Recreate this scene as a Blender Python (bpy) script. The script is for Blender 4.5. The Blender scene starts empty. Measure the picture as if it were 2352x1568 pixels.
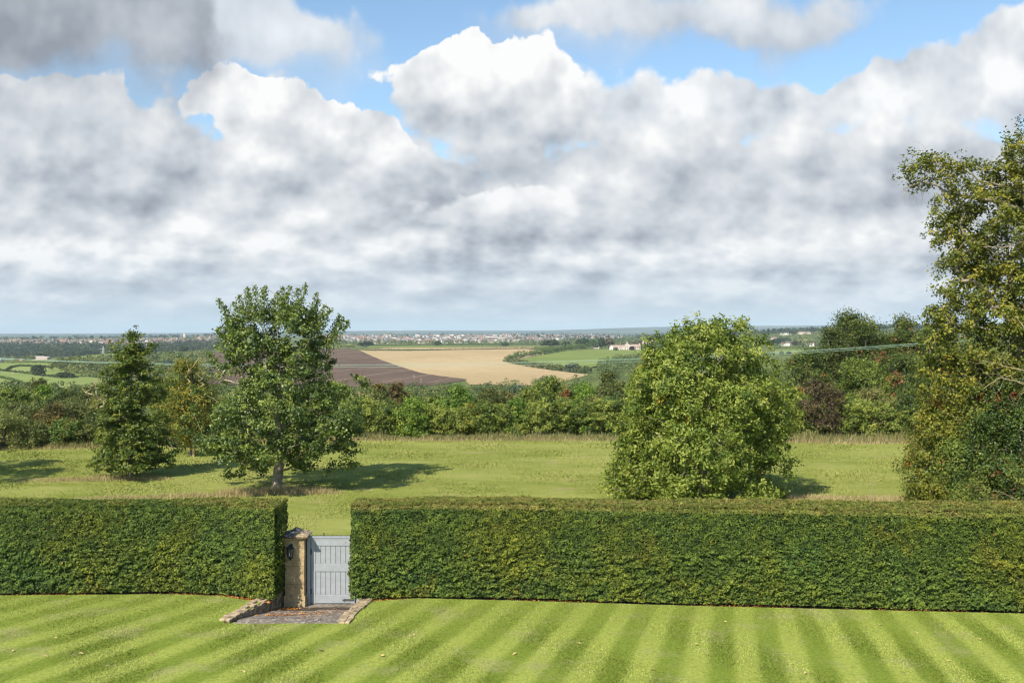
import bpy, math, random
import numpy as np
from mathutils import Vector, Matrix

S = bpy.context.scene
R = math.radians
CAM_H = 7.5          # eye height above the lawn (an upper-floor window)
F = 2287.0           # focal length in the units of a 2352 px wide frame
HZ = 760.0           # row of the horizon in that frame
CX = 1176.0

# ------------------------------------------------------------------ camera
cam_data = bpy.data.cameras.new('camera')
cam = bpy.data.objects.new('camera', cam_data)
S.collection.objects.link(cam)
cam.location = (0, 0, CAM_H)
cam.rotation_euler = (R(90), 0, 0)
cam_data.sensor_width = 36.0
cam_data.lens = 36.0 * F / 2352.0
cam_data.shift_y = -(784.0 - HZ) / 2352.0
cam_data.clip_start = 0.1
cam_data.clip_end = 90000.0
S.camera = cam

# ------------------------------------------------------------------ sun, sky, exposure
SUN_EL, SUN_AZ = R(43), R(211.5)      # azimuth measured clockwise from +Y: behind the camera, to the left
sun_dir = Vector((math.sin(SUN_AZ) * math.cos(SUN_EL), math.cos(SUN_AZ) * math.cos(SUN_EL), math.sin(SUN_EL)))
sl = bpy.data.lights.new('sun', 'SUN')
sl.energy = 5.0
sl.angle = R(0.55)
sl.color = (1.0, 0.92, 0.78)
so = bpy.data.objects.new('sun', sl)
S.collection.objects.link(so)
so.rotation_euler = (-sun_dir).to_track_quat('-Z', 'Y').to_euler()
so.location = (-30, -30, 60)

S.view_settings.view_transform = 'Standard'
S.view_settings.look = 'None'
S.view_settings.exposure = 0.42
S.view_settings.gamma = 1.0
S.view_settings.use_curve_mapping = False
S.cycles.use_denoising = True
S.cycles.max_bounces = 7
S.cycles.diffuse_bounces = 3
S.cycles.glossy_bounces = 2
S.cycles.transmission_bounces = 4
S.cycles.volume_bounces = 0
S.cycles.transparent_max_bounces = 6
S.cycles.sample_clamp_indirect = 6.0
S.cycles.filter_width = 1.2


class NT:
    """small helper to write node maths"""
    def __init__(s, tree):
        s.t = tree; s.n = tree.nodes; s.l = tree.links
    def new(s, typ, **kw):
        nd = s.n.new(typ)
        for k, v in kw.items(): setattr(nd, k, v)
        return nd
    def put(s, sock, v):
        if hasattr(v, 'is_linked'): s.l.new(v, sock)
        elif isinstance(v, (tuple, list)) and len(v) == 3 and sock.type == 'RGBA': sock.default_value = (*v, 1)
        else: sock.default_value = v
    def m(s, op, a, b=None, c=None, clamp=False):
        nd = s.new('ShaderNodeMath', operation=op); nd.use_clamp = clamp
        s.put(nd.inputs[0], a)
        if b is not None: s.put(nd.inputs[1], b)
        if c is not None: s.put(nd.inputs[2], c)
        return nd.outputs[0]
    def add(s, a, b): return s.m('ADD', a, b)
    def sub(s, a, b): return s.m('SUBTRACT', a, b)
    def mul(s, a, b): return s.m('MULTIPLY', a, b)
    def div(s, a, b): return s.m('DIVIDE', a, b)
    def mad(s, a, b, c): return s.m('MULTIPLY_ADD', a, b, c)
    def vec(s, x, y, z=0.0):
        nd = s.new('ShaderNodeCombineXYZ')
        for i, v in enumerate((x, y, z)): s.put(nd.inputs[i], v)
        return nd.outputs[0]
    def sep(s, v):
        nd = s.new('ShaderNodeSeparateXYZ'); s.put(nd.inputs[0], v); return nd.outputs
    def vadd(s, a, b):
        nd = s.new('ShaderNodeVectorMath', operation='ADD'); s.put(nd.inputs[0], a); s.put(nd.inputs[1], b); return nd.outputs[0]
    def vmul(s, a, b):
        nd = s.new('ShaderNodeVectorMath', operation='MULTIPLY'); s.put(nd.inputs[0], a); s.put(nd.inputs[1], b); return nd.outputs[0]
    def noise(s, v, scale, detail=4, rough=0.5, dist=0.0, dims='3D', out=0, lac=2.0):
        nd = s.new('ShaderNodeTexNoise', noise_dimensions=dims)
        if v is not None: s.put(nd.inputs['Vector'], v)
        nd.inputs['Scale'].default_value = scale; nd.inputs['Detail'].default_value = detail
        nd.inputs['Roughness'].default_value = rough; nd.inputs['Distortion'].default_value = dist
        nd.inputs['Lacunarity'].default_value = lac
        return nd.outputs[out]
    def voro(s, v, scale, detail=0, rough=0.5, feature='F1', smooth=0.5, out='Distance', dims='3D'):
        nd = s.new('ShaderNodeTexVoronoi', voronoi_dimensions=dims, feature=feature)
        if v is not None: s.put(nd.inputs['Vector'], v)
        nd.inputs['Scale'].default_value = scale
        if 'Detail' in nd.inputs: nd.inputs['Detail'].default_value = detail
        if 'Roughness' in nd.inputs: nd.inputs['Roughness'].default_value = rough
        if feature == 'SMOOTH_F1': nd.inputs['Smoothness'].default_value = smooth
        return nd.outputs[out]
    def smooth(s, v, a, b, lo=0.0, hi=1.0, kind='SMOOTHSTEP'):
        nd = s.new('ShaderNodeMapRange', interpolation_type=kind)
        s.put(nd.inputs[0], v)
        for i, x in enumerate((a, b, lo, hi)): s.put(nd.inputs[1 + i], x)
        return nd.outputs[0]
    def lin(s, v, a, b, lo=0.0, hi=1.0): return s.smooth(v, a, b, lo, hi, 'LINEAR')
    def mix(s, f, a, b, blend='MIX'):
        nd = s.new('ShaderNodeMix', data_type='RGBA', blend_type=blend)
        s.put(nd.inputs[0], f)
        for sock, v in ((nd.inputs[6], a), (nd.inputs[7], b)):
            if hasattr(v, 'is_linked'): s.l.new(v, sock)
            else: sock.default_value = (*v, 1)
        return nd.outputs[2]
    def ramp(s, f, stops, interp='LINEAR'):
        nd = s.new('ShaderNodeValToRGB'); cr = nd.color_ramp; cr.interpolation = interp
        while len(cr.elements) < len(stops): cr.elements.new(0.5)
        for e, (p, c) in zip(cr.elements, stops): e.position = p; e.color = (*c, 1)
        s.put(nd.inputs[0], f)
        return nd.outputs[0]


def build_world():
    w = bpy.data.worlds.new('World'); S.world = w; w.use_nodes = True
    T = NT(w.node_tree)
    for nd in list(T.n): T.n.remove(nd)
    out = T.new('ShaderNodeOutputWorld'); bg = T.new('ShaderNodeBackground')
    T.l.new(bg.outputs[0], out.inputs[0])
    bg.inputs[1].default_value = 0.1
    sky = T.new('ShaderNodeTexSky', sky_type='NISHITA')
    sky.sun_disc = False; sky.sun_elevation = SUN_EL; sky.sun_rotation = SUN_AZ
    sky.altitude = 100; sky.air_density = 1.0; sky.dust_density = 0.6; sky.ozone_density = 1.2
    tc = T.new('ShaderNodeTexCoord')
    x, y, z = T.sep(tc.outputs['Generated'])
    yy = T.m('MAXIMUM', y, 0.05)
    u0 = T.div(x, yy); v0 = T.div(z, yy)
    zc = T.m('MAXIMUM', v0, 0.0)
    # cloud-layer coordinates: cells shrink and flatten towards the horizon
    qx = T.mul(u0, 3.3)
    qy = T.mul(T.m('LOGARITHM', T.add(zc, 0.085), math.e), 1.0)
    Q = T.vec(qx, qy, 0.0)
    wn = T.noise(Q, 1.7, 2, 0.5, out=1, dims='2D')
    wv = T.vadd(wn, (-0.5, -0.5, -0.5))
    wx, wy, _ = T.sep(wv)
    amp = T.add(T.mul(zc, 0.9), 0.03)
    wn2 = T.noise(Q, 6.0, 4, 0.55, out=1, dims='2D')
    w2x, w2y, _ = T.sep(T.vadd(wn2, (-0.5, -0.5, -0.5)))
    u = T.add(T.add(u0, T.mul(wx, T.mul(amp, 0.45))), T.mul(w2x, T.mul(amp, 0.17)))
    v = T.add(T.add(v0, T.mul(wy, T.mul(amp, 0.30))), T.mul(w2y, T.mul(amp, 0.17)))

    def blob(px, py, sx, sy, rot=0.0):
        """soft patch of sky seen around one direction; sizes in the same units as the frame"""
        cu, cv = (px - CX) / F, (HZ - py) / F
        du, dv = T.sub(u, cu), T.sub(v, cv)
        c, s_ = math.cos(rot), math.sin(rot)
        a = T.mul(T.add(T.mul(du, c), T.mul(dv, s_)), F / sx)
        b = T.mul(T.add(T.mul(du, -s_), T.mul(dv, c)), F / sy)
        r2 = T.add(T.mul(a, a), T.mul(b, b))
        return T.m('EXPONENT', T.mul(r2, -1.0))
    def total(items):
        acc = None
        for (wt, *a) in items:
            g = T.mul(blob(*a), wt)
            acc = g if acc is None else T.add(acc, g)
        return acc
    def puff(P):
        """cauliflower noise, about -0.5..0.5, and a coarser companion"""
        n = T.noise(P, 1.35, 8, 0.5, 0.25, dims='2D')
        b = T.voro(P, 3.6, 3.0, 0.55, 'SMOOTH_F1', 0.45, dims='2D')
        return T.add(T.mul(T.sub(n, 0.5), 1.5), T.mul(T.sub(0.36, b), 0.95))
    N0 = puff(Q)
    N1 = puff(T.vadd(Q, (-0.045, 0.11, 0.0)))
    fine = T.sub(T.noise(Q, 8.0, 5, 0.6, dims='2D'), 0.5)
    rel = T.sub(N0, N1)                       # lit side of every billow
    big = T.sub(T.noise(T.vadd(Q, (7.3, 3.1, 0.0)), 1.3, 4, 0.55, dims='2D'), 0.5)
    behind = T.m('MAXIMUM', T.smooth(v0, 0.42, 1.1), T.smooth(y, 0.12, -0.15))

    def ccol(lum):
        return T.ramp(lum, [(0.0, (2.3, 2.55, 2.95)), (0.28, (3.6, 3.9, 4.35)), (0.55, (4.95, 5.2, 5.5)), (0.78, (6.1, 6.25, 6.4)), (1.0, (7.4, 7.4, 7.35))])
    col = T.mix(1.0, sky.outputs[0], SKY_TINT, 'MULTIPLY')
    # open layer of broken grey cloud at the back, closing up towards the horizon
    cover = T.sub(T.add(total(SKY_COVER), T.smooth(v0, 0.05, 0.24, 0.85, 0.0)), T.mul(behind, 0.9))
    D = T.add(T.mul(N0, 0.8), cover)
    lum = T.add(T.add(T.add(0.60, T.mul(rel, T.smooth(v0, 0.02, 0.14, 0.85, 0.48))), T.mul(big, 1.15)), total(SKY_LIGHT))
    col = T.mix(T.smooth(D, 0.0, 0.30), col, ccol(lum))
    # banks of cumulus from far to near, each a heap of soft bodies with bright tops and grey flat bases
    for (bodies, thr, edge, opac, base, krel, kv, vc, vh, kbig) in SKY_BANKS:
        E = total([(q[5], *q[:5]) if len(q) > 5 else (1.0, *q) for q in bodies])
        D = T.add(T.sub(E, thr), T.mul(N0, 0.42))
        tv = T.m('TANH', T.div(T.sub(v, (HZ - vc) / F), vh / F))
        D = T.add(D, T.mul(fine, 0.16))
        # tops are crisp, bases melt into the layer behind
        al = T.mul(T.smooth(D, 0.0, T.smooth(tv, -0.5, 0.35, edge + 0.32, edge)), T.mul(T.smooth(tv, -0.98, -0.35, 0.25, 1.0), opac))
        rim = T.smooth(D, 0.42, 0.0, 0.0, 0.08)
        lum = T.add(T.add(T.add(base - 0.02, T.mul(rel, krel * 0.70)), T.mul(tv, kv * 1.15)), T.mul(big, kbig * 1.5))
        if kv > 0: lum = T.add(lum, T.mul(rim, T.m('MAXIMUM', tv, 0.0)))
        col = T.mix(al, col, ccol(lum))
    D0 = N0
    # aerial veil near the horizon
    veil = T.smooth(v0, 0.0, 0.10, 0.80, 0.0)
    veil = T.mul(veil, T.lin(D0, -0.4, 0.5, 1.12, 0.75))
    hz = T.mix(T.smooth(v0, 0.0, 0.05), (4.5, 5.25, 5.85), (4.3, 5.0, 5.7))
    col = T.mix(T.m('MINIMUM', veil, 1.0), col, hz)
    # the part of the sky behind and above the view is partly blue
    T.l.new(col, bg.inputs[0])
    w.cycles.sampling_method = 'MANUAL'; w.cycles.sample_map_resolution = 256

SKY_TINT = (1.25, 1.36, 1.36)
SKY_COVER = [(0.4, 2050, 420, 330, 110), (0.3, 1310, 350, 250, 90), (0.45, 1500, 520, 1500, 300), (0.55, 200, 420, 500, 260), (-0.7, 930, 60, 260, 120, -0.25), (-0.6, 1640, 100, 80, 45), (-0.6, 2150, 30, 230, 90), (-0.35, 20, 545, 60, 22), (0.25, 1750, 300, 600, 90)]
SKY_LIGHT = [(-0.22, 1180, 390, 240, 60), (-0.14, 280, 470, 350, 45), (-0.12, 760, 440, 200, 45), (-0.10, 1650, 410, 350, 60), (0.10, 1900, 250, 300, 70), (0.06, 1500, 560, 500, 60), (-0.06, 2150, 560, 300, 30), (-0.05, 300, 640, 500, 50)]
# bodies (column, row, half width, half height, tilt), threshold, edge softness, opacity, base tone, billow contrast, top-to-base contrast, middle row, half height, mottling
SKY_BANKS = [
    ([(1500, 45, 400, 125), (1830, 75, 210, 105, 0.2), (1330, 90, 180, 60), (1650, 112, 80, 45, 0.3, -0.9)], 0.22, 0.55, 0.92, 0.62, 0.55, 0.16, 60, 50, 0.4),
    ([(2080, 230, 260, 90, 0.1), (1780, 270, 300, 110), (2330, 190, 160, 150), (2360, 60, 120, 90), (1500, 250, 260, 110), (2150, 420, 300, 90), (1880, 190, 50, 28, 0.5, -0.7), (1650, 100, 70, 45, 0.3, -0.8)], 0.34, 0.28, 0.96, 0.64, 0.75, 0.13, 270, 90, 0.45),
    ([(640, 90, 230, 120, -0.45), (760, 165, 130, 95, -0.6), (500, 60, 150, 110)], 0.18, 0.55, 0.85, 0.68, 0.40, 0.08, 110, 60, 0.3),
    ([(1010, 185, 130, 80), (1150, 155, 110, 75), (1240, 260, 220, 120), (1080, 280, 200, 90)], 0.44, 0.11, 1.0, 0.62, 0.85, 0.27, 265, 95, 0.45),
    ([(720, 300, 190, 80, -0.25), (560, 250, 140, 70, -0.5), (470, 185, 50, 70, -0.7), (860, 380, 170, 80, -0.5), (640, 400, 260, 90), (1010, 420, 150, 60, -0.2)], 0.40, 0.12, 1.0, 0.60, 0.85, 0.30, 365, 85, 0.45),
    ([(130, 260, 330, 110, -0.05), (330, 370, 230, 100), (100, 440, 320, 85), (60, 230, 160, 50)], 0.42, 0.20, 0.97, 0.52, 0.75, 0.20, 370, 90, 0.75),
    ([(1150, 470, 260, 42), (700, 520, 300, 40), (1700, 530, 200, 35), (2000, 570, 260, 35)], 0.40, 0.22, 0.85, 0.66, 0.70, 0.20, 505, 40, 0.5),
    ([(150, 105, 350, 170, -0.05), (340, 145, 150, 100), (-60, 80, 300, 200)], 0.16, 0.40, 1.0, 0.19, 0.40, 0.07, 90, 80, 0.45)]
build_world()

# ------------------------------------------------------------------ helpers
rng = np.random.default_rng(11)
COL = S.collection

def tag(o, label=None, cat=None, group=None, kind=None):
    if label: o['label'] = label
    if cat: o['category'] = cat
    if group: o['group'] = group
    if kind: o['kind'] = kind
    return o

def empty(name, loc=(0, 0, 0), rz=0.0):
    o = bpy.data.objects.new(name, None); COL.objects.link(o)
    o.location = loc; o.rotation_euler = (0, 0, rz); o.empty_display_size = 0.3
    return o

def link(name, me, mats, parent=None, loc=None):
    o = bpy.data.objects.new(name, me); COL.objects.link(o)
    if mats is not None:
        for m in (mats if isinstance(mats, (list, tuple)) else [mats]): me.materials.append(m)
    if parent is not None: o.parent = parent
    if loc is not None: o.location = loc
    return o

def np_mesh(name, V, Fq, smooth=False, v=None, mi=None):
    """mesh from arrays; Fq is (n,4) or (n,3); v a value per face"""
    me = bpy.data.meshes.new(name)
    V = np.asarray(V, np.float32); Fq = np.asarray(Fq, np.int32); n, k = Fq.shape
    me.vertices.add(len(V)); me.vertices.foreach_set('co', V.ravel())
    me.loops.add(n * k); me.loops.foreach_set('vertex_index', Fq.ravel())
    me.polygons.add(n); me.polygons.foreach_set('loop_start', np.arange(0, n * k, k, dtype=np.int32))
    me.polygons.foreach_set('loop_total', np.full(n, k, np.int32))
    if mi is not None: me.polygons.foreach_set('material_index', np.asarray(mi, np.int32))
    me.update(calc_edges=True)
    me.polygons.foreach_set('use_smooth', np.full(n, bool(smooth)))
    if v is not None:
        at = me.attributes.new('v', 'FLOAT', 'FACE'); at.data.foreach_set('value', np.asarray(v, np.float32))
    return me

class MB:
    """collects boxes, prisms and tubes into one mesh"""
    def __init__(s): s.v = []; s.f = []; s.m = []
    def add(s, verts, faces, mi=0):
        b = len(s.v); s.v += [tuple(p) for p in verts]; s.f += [tuple(b + i for i in f) for f in faces]; s.m += [mi] * len(faces)
    def box(s, x0, x1, y0, y1, z0, z1, mi=0, M=None):
        vs = [Vector(p) for p in ((x0, y0, z0), (x1, y0, z0), (x1, y1, z0), (x0, y1, z0), (x0, y0, z1), (x1, y0, z1), (x1, y1, z1), (x0, y1, z1))]
        if M is not None: vs = [M @ p for p in vs]
        s.add(vs, [(0, 3, 2, 1), (4, 5, 6, 7), (0, 1, 5, 4), (1, 2, 6, 5), (2, 3, 7, 6), (3, 0, 4, 7)], mi)
    def tube(s, p0, p1, r0, r1=None, k=8, mi=0):
        p0, p1 = Vector(p0), Vector(p1); r1 = r0 if r1 is None else r1
        d = (p1 - p0).normalized(); a = d.orthogonal().normalized(); b = d.cross(a)
        vs = [p + (a * math.cos(t) + b * math.sin(t)) * r for p, r in ((p0, r0), (p1, r1)) for t in [2 * math.pi * i / k for i in range(k)]]
        fs = [(i, (i + 1) % k, k + (i + 1) % k, k + i) for i in range(k)] + [tuple(range(k))[::-1], tuple(range(k, 2 * k))]
        s.add(vs, fs, mi)
    def ring(s, rows, cx, cy, k=4, rot=math.pi / 4, mi=0):
        """stack of regular rings (z, radius) closed top and bottom"""
        vs = [(cx + r * math.cos(rot + 2 * math.pi * i / k), cy + r * math.sin(rot + 2 * math.pi * i / k), z) for z, r in rows for i in range(k)]
        n = len(rows)
        fs = [(j * k + i, j * k + (i + 1) % k, (j + 1) * k + (i + 1) % k, (j + 1) * k + i) for j in range(n - 1) for i in range(k)]
        fs += [tuple(range(k))[::-1], tuple((n - 1) * k + i for i in range(k))]
        s.add(vs, fs, mi)
    def build(s, name, mats, parent=None, smooth=False, bevel=0.0, seg=1):
        me = bpy.data.meshes.new(name); me.from_pydata(s.v, [], s.f); me.update()
        me.polygons.foreach_set('material_index', s.m)
        if smooth: me.polygons.foreach_set('use_smooth', [True] * len(me.polygons))
        o = link(name, me, mats, parent)
        if bevel:
            md = o.modifiers.new('bevel', 'BEVEL'); md.width = bevel; md.segments = seg; md.limit_method = 'ANGLE'; md.angle_limit = R(35)
        return o

# ------------------------------------------------------------------ materials
MATS = {}
def new_mat(name):
    m = bpy.data.materials.new(name); m.use_nodes = True
    T = NT(m.node_tree)
    bs = T.n['Principled BSDF']; MATS[name] = m
    return m, T, bs

def simple(name, col, rough=0.7, var=0.15, scale=3.0, metal=0.0, bump=0.0, bscale=20.0, spec=0.4, col2=None):
    m, T, bs = new_mat(name)
    tc = T.new('ShaderNodeTexCoord').outputs['Object']
    f = T.smooth(T.noise(tc, scale, 5, 0.6), 0.3, 0.7)
    c2 = col2 or tuple(c * (1 - var * 2) for c in col)
    T.l.new(T.mix(f, c2, tuple(min(1, c * (1 + var)) for c in col)), bs.inputs['Base Color'])
    bs.inputs['Roughness'].default_value = rough; bs.inputs['Metallic'].default_value = metal
    bs.inputs['Specular IOR Level'].default_value = spec
    if bump:
        b = T.new('ShaderNodeBump'); b.inputs['Strength'].default_value = bump; b.inputs['Distance'].default_value = 0.02
        T.l.new(T.noise(tc, bscale, 5, 0.6), b.inputs['Height']); T.l.new(b.outputs[0], bs.inputs['Normal'])
    return m

LEAFK = 1.35     # overall leaf reflectance
def leafmat(name, stops, patch=0.0, pscale=0.5, pcol=(0.2, 0.18, 0.02), accent=(0.45, 0.13, 0.035), trans=0.28, rough=0.5, spec=0.35, orand=0.12, pthr=0.55):
    """leaf material: stops = colours dark..light chosen by the per-leaf value; v > 1.5 marks dead/autumn leaves"""
    m, T, bs = new_mat(name)
    at = T.new('ShaderNodeAttribute', attribute_name='v').outputs['Fac']
    n = len(stops)
    c = T.ramp(T.m('MINIMUM', at, 1.0), [(i / max(1, n - 1), tuple(LEAFK * q for q in s_)) for i, s_ in enumerate(stops)])
    if patch > 0:
        geo = T.new('ShaderNodeNewGeometry').outputs['Position']
        f = T.smooth(T.noise(geo, pscale, 4, 0.6), pthr - 0.08, pthr + 0.1, 0.0, patch)
        c = T.mix(f, c, pcol)
    c = T.mix(T.m('GREATER_THAN', at, 1.5), c, accent)
    if orand > 0:
        oi = T.new('ShaderNodeObjectInfo').outputs['Random']
        hs = T.new('ShaderNodeHueSaturation')
        T.put(hs.inputs['Hue'], T.lin(oi, 0, 1, 0.5 - orand * 0.12, 0.5 + orand * 0.12))
        T.put(hs.inputs['Value'], T.lin(T.m('FRACT', T.mul(oi, 7.31)), 0, 1, 1 - orand, 1 + orand))
        T.l.new(c, hs.inputs['Color']); c = hs.outputs[0]
    T.l.new(c, bs.inputs['Base Color'])
    bs.inputs['Roughness'].default_value = rough; bs.inputs['Specular IOR Level'].default_value = spec
    tr = T.new('ShaderNodeBsdfTranslucent'); T.l.new(T.mix(1.0, c, (1.3, 1.25, 0.6), 'MULTIPLY'), tr.inputs[0])
    mx = T.new('ShaderNodeMixShader'); mx.inputs[0].default_value = trans
    T.l.new(bs.outputs[0], mx.inputs[1]); T.l.new(tr.outputs[0], mx.inputs[2])
    T.l.new(mx.outputs[0], T.n['Material Output'].inputs[0])
    return m

# ------------------------------------------------------------------ leaves, tubes, skeletons
def norm(a): return a / np.maximum(np.linalg.norm(a, axis=1, keepdims=True), 1e-9)

def leaf_quads(P, N, L, W, g, fold=0.18, tdir=None):
    """one folded rhombic leaf per point; N preferred normal; L, W arrays or numbers"""
    n = len(P); L = np.broadcast_to(L, (n,))[:, None]; W = np.broadcast_to(W, (n,))[:, None]
    N = norm(N)
    t = g.normal(size=(n, 3)) if tdir is None else tdir + 0.45 * g.normal(size=(n, 3))
    t = norm(t - (t * N).sum(1, keepdims=True) * N)
    b = np.cross(N, t)
    V = np.empty((n, 4, 3))
    V[:, 0] = P - t * L * 0.5
    V[:, 1] = P + b * W * 0.5 + N * W * fold
    V[:, 2] = P + t * L * 0.5
    V[:, 3] = P - b * W * 0.5 + N * W * fold
    return V.reshape(-1, 3), np.arange(n * 4).reshape(n, 4)

def tubes(P0, P1, r0, r1, k=5):
    n = len(P0); d = norm(P1 - P0)
    ref = np.where(np.abs(d[:, 2:3]) < 0.9, np.array([[0, 0, 1.0]]), np.array([[1.0, 0, 0]]))
    a = norm(np.cross(d, ref)); b = np.cross(d, a)
    th = 2 * np.pi * np.arange(k) / k
    ring = a[:, None] * np.cos(th)[None, :, None] + b[:, None] * np.sin(th)[None, :, None]
    V = np.concatenate([P0[:, None] + ring * r0[:, None, None], P1[:, None] + ring * r1[:, None, None]], 1)
    i = np.arange(k); j = (i + 1) % k
    f = np.stack([i, j, k + j, k + i], 1)
    Fq = (np.arange(n)[:, None, None] * 2 * k + f[None]).reshape(-1, 4)
    return V.reshape(-1, 3), Fq

def skeleton(trunk, attr, g, step=0.45, tip=0.012, base=0.2, climb=0.9, crook=0.10, pull=0.35):
    """joins every attractor to the nearest lower piece of wood; returns nodes, parents, radii, tip index of each attractor"""
    nodes = [np.array(p, float) for p in trunk]; par = [-1] + list(range(len(trunk) - 1))
    base_p = nodes[0]
    order = np.argsort(np.linalg.norm(attr - np.mean(trunk, 0), axis=1))
    tips = np.zeros(len(attr), int)
    A = np.array(nodes)
    for ai in order:
        a = attr[ai]
        d = A - a
        dist = np.linalg.norm(d, axis=1)
        over = np.maximum(0, d[:, 2] + 0.3 * np.linalg.norm(d[:, :2], axis=1) * climb)
        j = int(np.argmin(dist + 1.6 * over + np.where(np.arange(len(A)) == 0, 2, 0)))
        p, L = A[j], dist[j]
        m = max(1, int(round(L / step)))
        new = []
        side = g.normal(size=3) * crook * L
        for q in range(1, m + 1):
            t = q / m
            pt = p * (1 - t) + a * t + side * math.sin(math.pi * t) * 0.6
            pt[2] += -pull * L * 0.35 * math.sin(math.pi * t) * (1 - 0.5 * t)
            new.append(pt); par.append(j if q == 1 else len(nodes) + q - 2)
        nodes += new; A = np.vstack([A] + [q[None] for q in new]); tips[ai] = len(nodes) - 1
    n = len(nodes); cnt = np.zeros(n); par = np.array(par)
    has = np.zeros(n, bool); has[par[par >= 0]] = True
    cnt[~has] = 1
    for i in range(n - 1, 0, -1): cnt[par[i]] += cnt[i]
    e = max(1.2, math.log(max(cnt[0], 2)) / math.log(base / tip))
    r = tip * np.maximum(cnt, 1) ** (1 / e)
    return A, par, r, tips

def wood_mesh(name, A, par, r, rmin=0.0, k=6, flare=1.0):
    idx = np.where((par >= 0) & (r >= rmin))[0]
    r0 = np.minimum(r[par[idx]], r[idx] * 1.35); r1 = r[idx].copy()
    if flare > 1: r0 = np.where(par[idx] == 0, r0 * flare, r0)
    V, Fq = tubes(A[par[idx]], A[idx], r0, r1, k)
    return np_mesh(name, V, Fq, smooth=True)

def envelope(env, n, g, cx=0.0, cy=0.0, inner=0.35, lob=0.16, clump=0.0, seed=0.0, squash=1.0, lobes=0):
    """points inside a lathed outline env=[(z,r)..] with lobes; clump>0 opens gaps"""
    zs = np.array([e[0] for e in env]); rs = np.array([e[1] for e in env])
    out = []; ph = g.uniform(0, 6.28, 6)
    from mathutils import noise as mn
    tries = 0
    zz = np.linspace(zs[0], zs[-1], 60); ww = np.interp(zz, zs, rs) + 0.15; ww = np.cumsum(ww) / ww.sum()
    if lobes:
        Ls = []
        for i in range(lobes):
            z = np.interp((i + g.random()) / lobes, ww, zz); th = i * 2.4 + g.normal() * 0.4; rr = np.interp(z, zs, rs)
            rl = min(0.42 * rr + 0.22, 0.2 * zs[-1] + 0.3) * g.uniform(0.8, 1.25); f = max(0.0, rr - rl * 0.8)
            Ls.append((f * math.cos(th), f * math.sin(th) * squash, min(z, zs[-1] - rl * 0.7), rl))
        while len(out) < int(n * 0.8):
            a = Ls[int(g.integers(len(Ls)))]; d = g.normal(size=3); d /= np.linalg.norm(d); d[2] = abs(d[2]) * 1.0 - 0.25
            q = a[3] * g.uniform(0.72, 1.0); p = (a[0] + cx + d[0] * q, a[1] + cy + d[1] * q, a[2] + d[2] * q * 0.8)
            if p[2] > 0.15: out.append(p)
    while len(out) < n and tries < n * 60:
        tries += 1
        z = np.interp(g.random(), ww, zz); th = g.uniform(0, 2 * math.pi)
        rr = np.interp(z, zs, rs) * (1 + lob * math.sin(3 * th + ph[0] + z * 0.7) + lob * 0.7 * math.sin(5 * th + ph[1] - z * 1.3))
        f = inner + (1 - inner) * g.random() ** 0.55
        p = (cx + rr * f * math.cos(th), cy + rr * f * math.sin(th) * squash, z)
        if clump > 0:
            q = mn.noise(Vector((p[0] * 0.55 + seed, p[1] * 0.55, p[2] * 0.75)))
            if q < clump - 0.45 + (0.35 if f < 0.6 else 0): continue
        out.append(p)
    return np.array(out)

def foliage(C, n_per, rc, L, W, g, center, flat=0.7, up=0.45, outw=0.55, jit=0.75, vamp=0.35, accent=None, sub=3):
    """leaves gathered in sprays around the cluster centres C"""
    m = len(C)
    # each cluster splits in a few sprays
    S1 = np.repeat(C, sub, 0) + g.normal(size=(m * sub, 3)) * rc * np.array([0.62, 0.62, 0.62 * flat])
    per = max(1, n_per // sub)
    P = np.repeat(S1, per, 0) + g.normal(size=(len(S1) * per, 3)) * rc * np.array([0.34, 0.34, 0.34 * flat])
    cen = np.repeat(np.repeat(C, sub, 0), per, 0)
    out = P - np.array(center); out[:, 2] *= 0.8
    N = up * np.array([[0, 0, 1.0]]) + outw * norm(out) * 0.6 + outw * norm(P - cen + 1e-6) * 0.6 + jit * g.normal(size=P.shape) * 0.6
    s = g.uniform(0.7, 1.25, len(P))
    V, Fq = leaf_quads(P, N, L * s, W * s, g)
    cv = np.repeat(g.random(len(S1)), per)
    v = np.clip(0.5 + (cv - 0.5) * vamp * 2 + g.normal(size=len(P)) * 0.17, 0, 1)
    if accent is not None:
        cl = np.repeat(np.repeat(accent, sub), per); v = np.where(cl & (g.random(len(P)) < 0.85), 2.0, v)
    return V, Fq, v

def merge(parts):
    Vs, Fs, vs, b = [], [], [], 0
    for V, Fq, v in parts:
        Vs.append(V); Fs.append(Fq + b); vs.append(v); b += len(V)
    return np.concatenate(Vs), np.concatenate(Fs), np.concatenate(vs)

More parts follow.
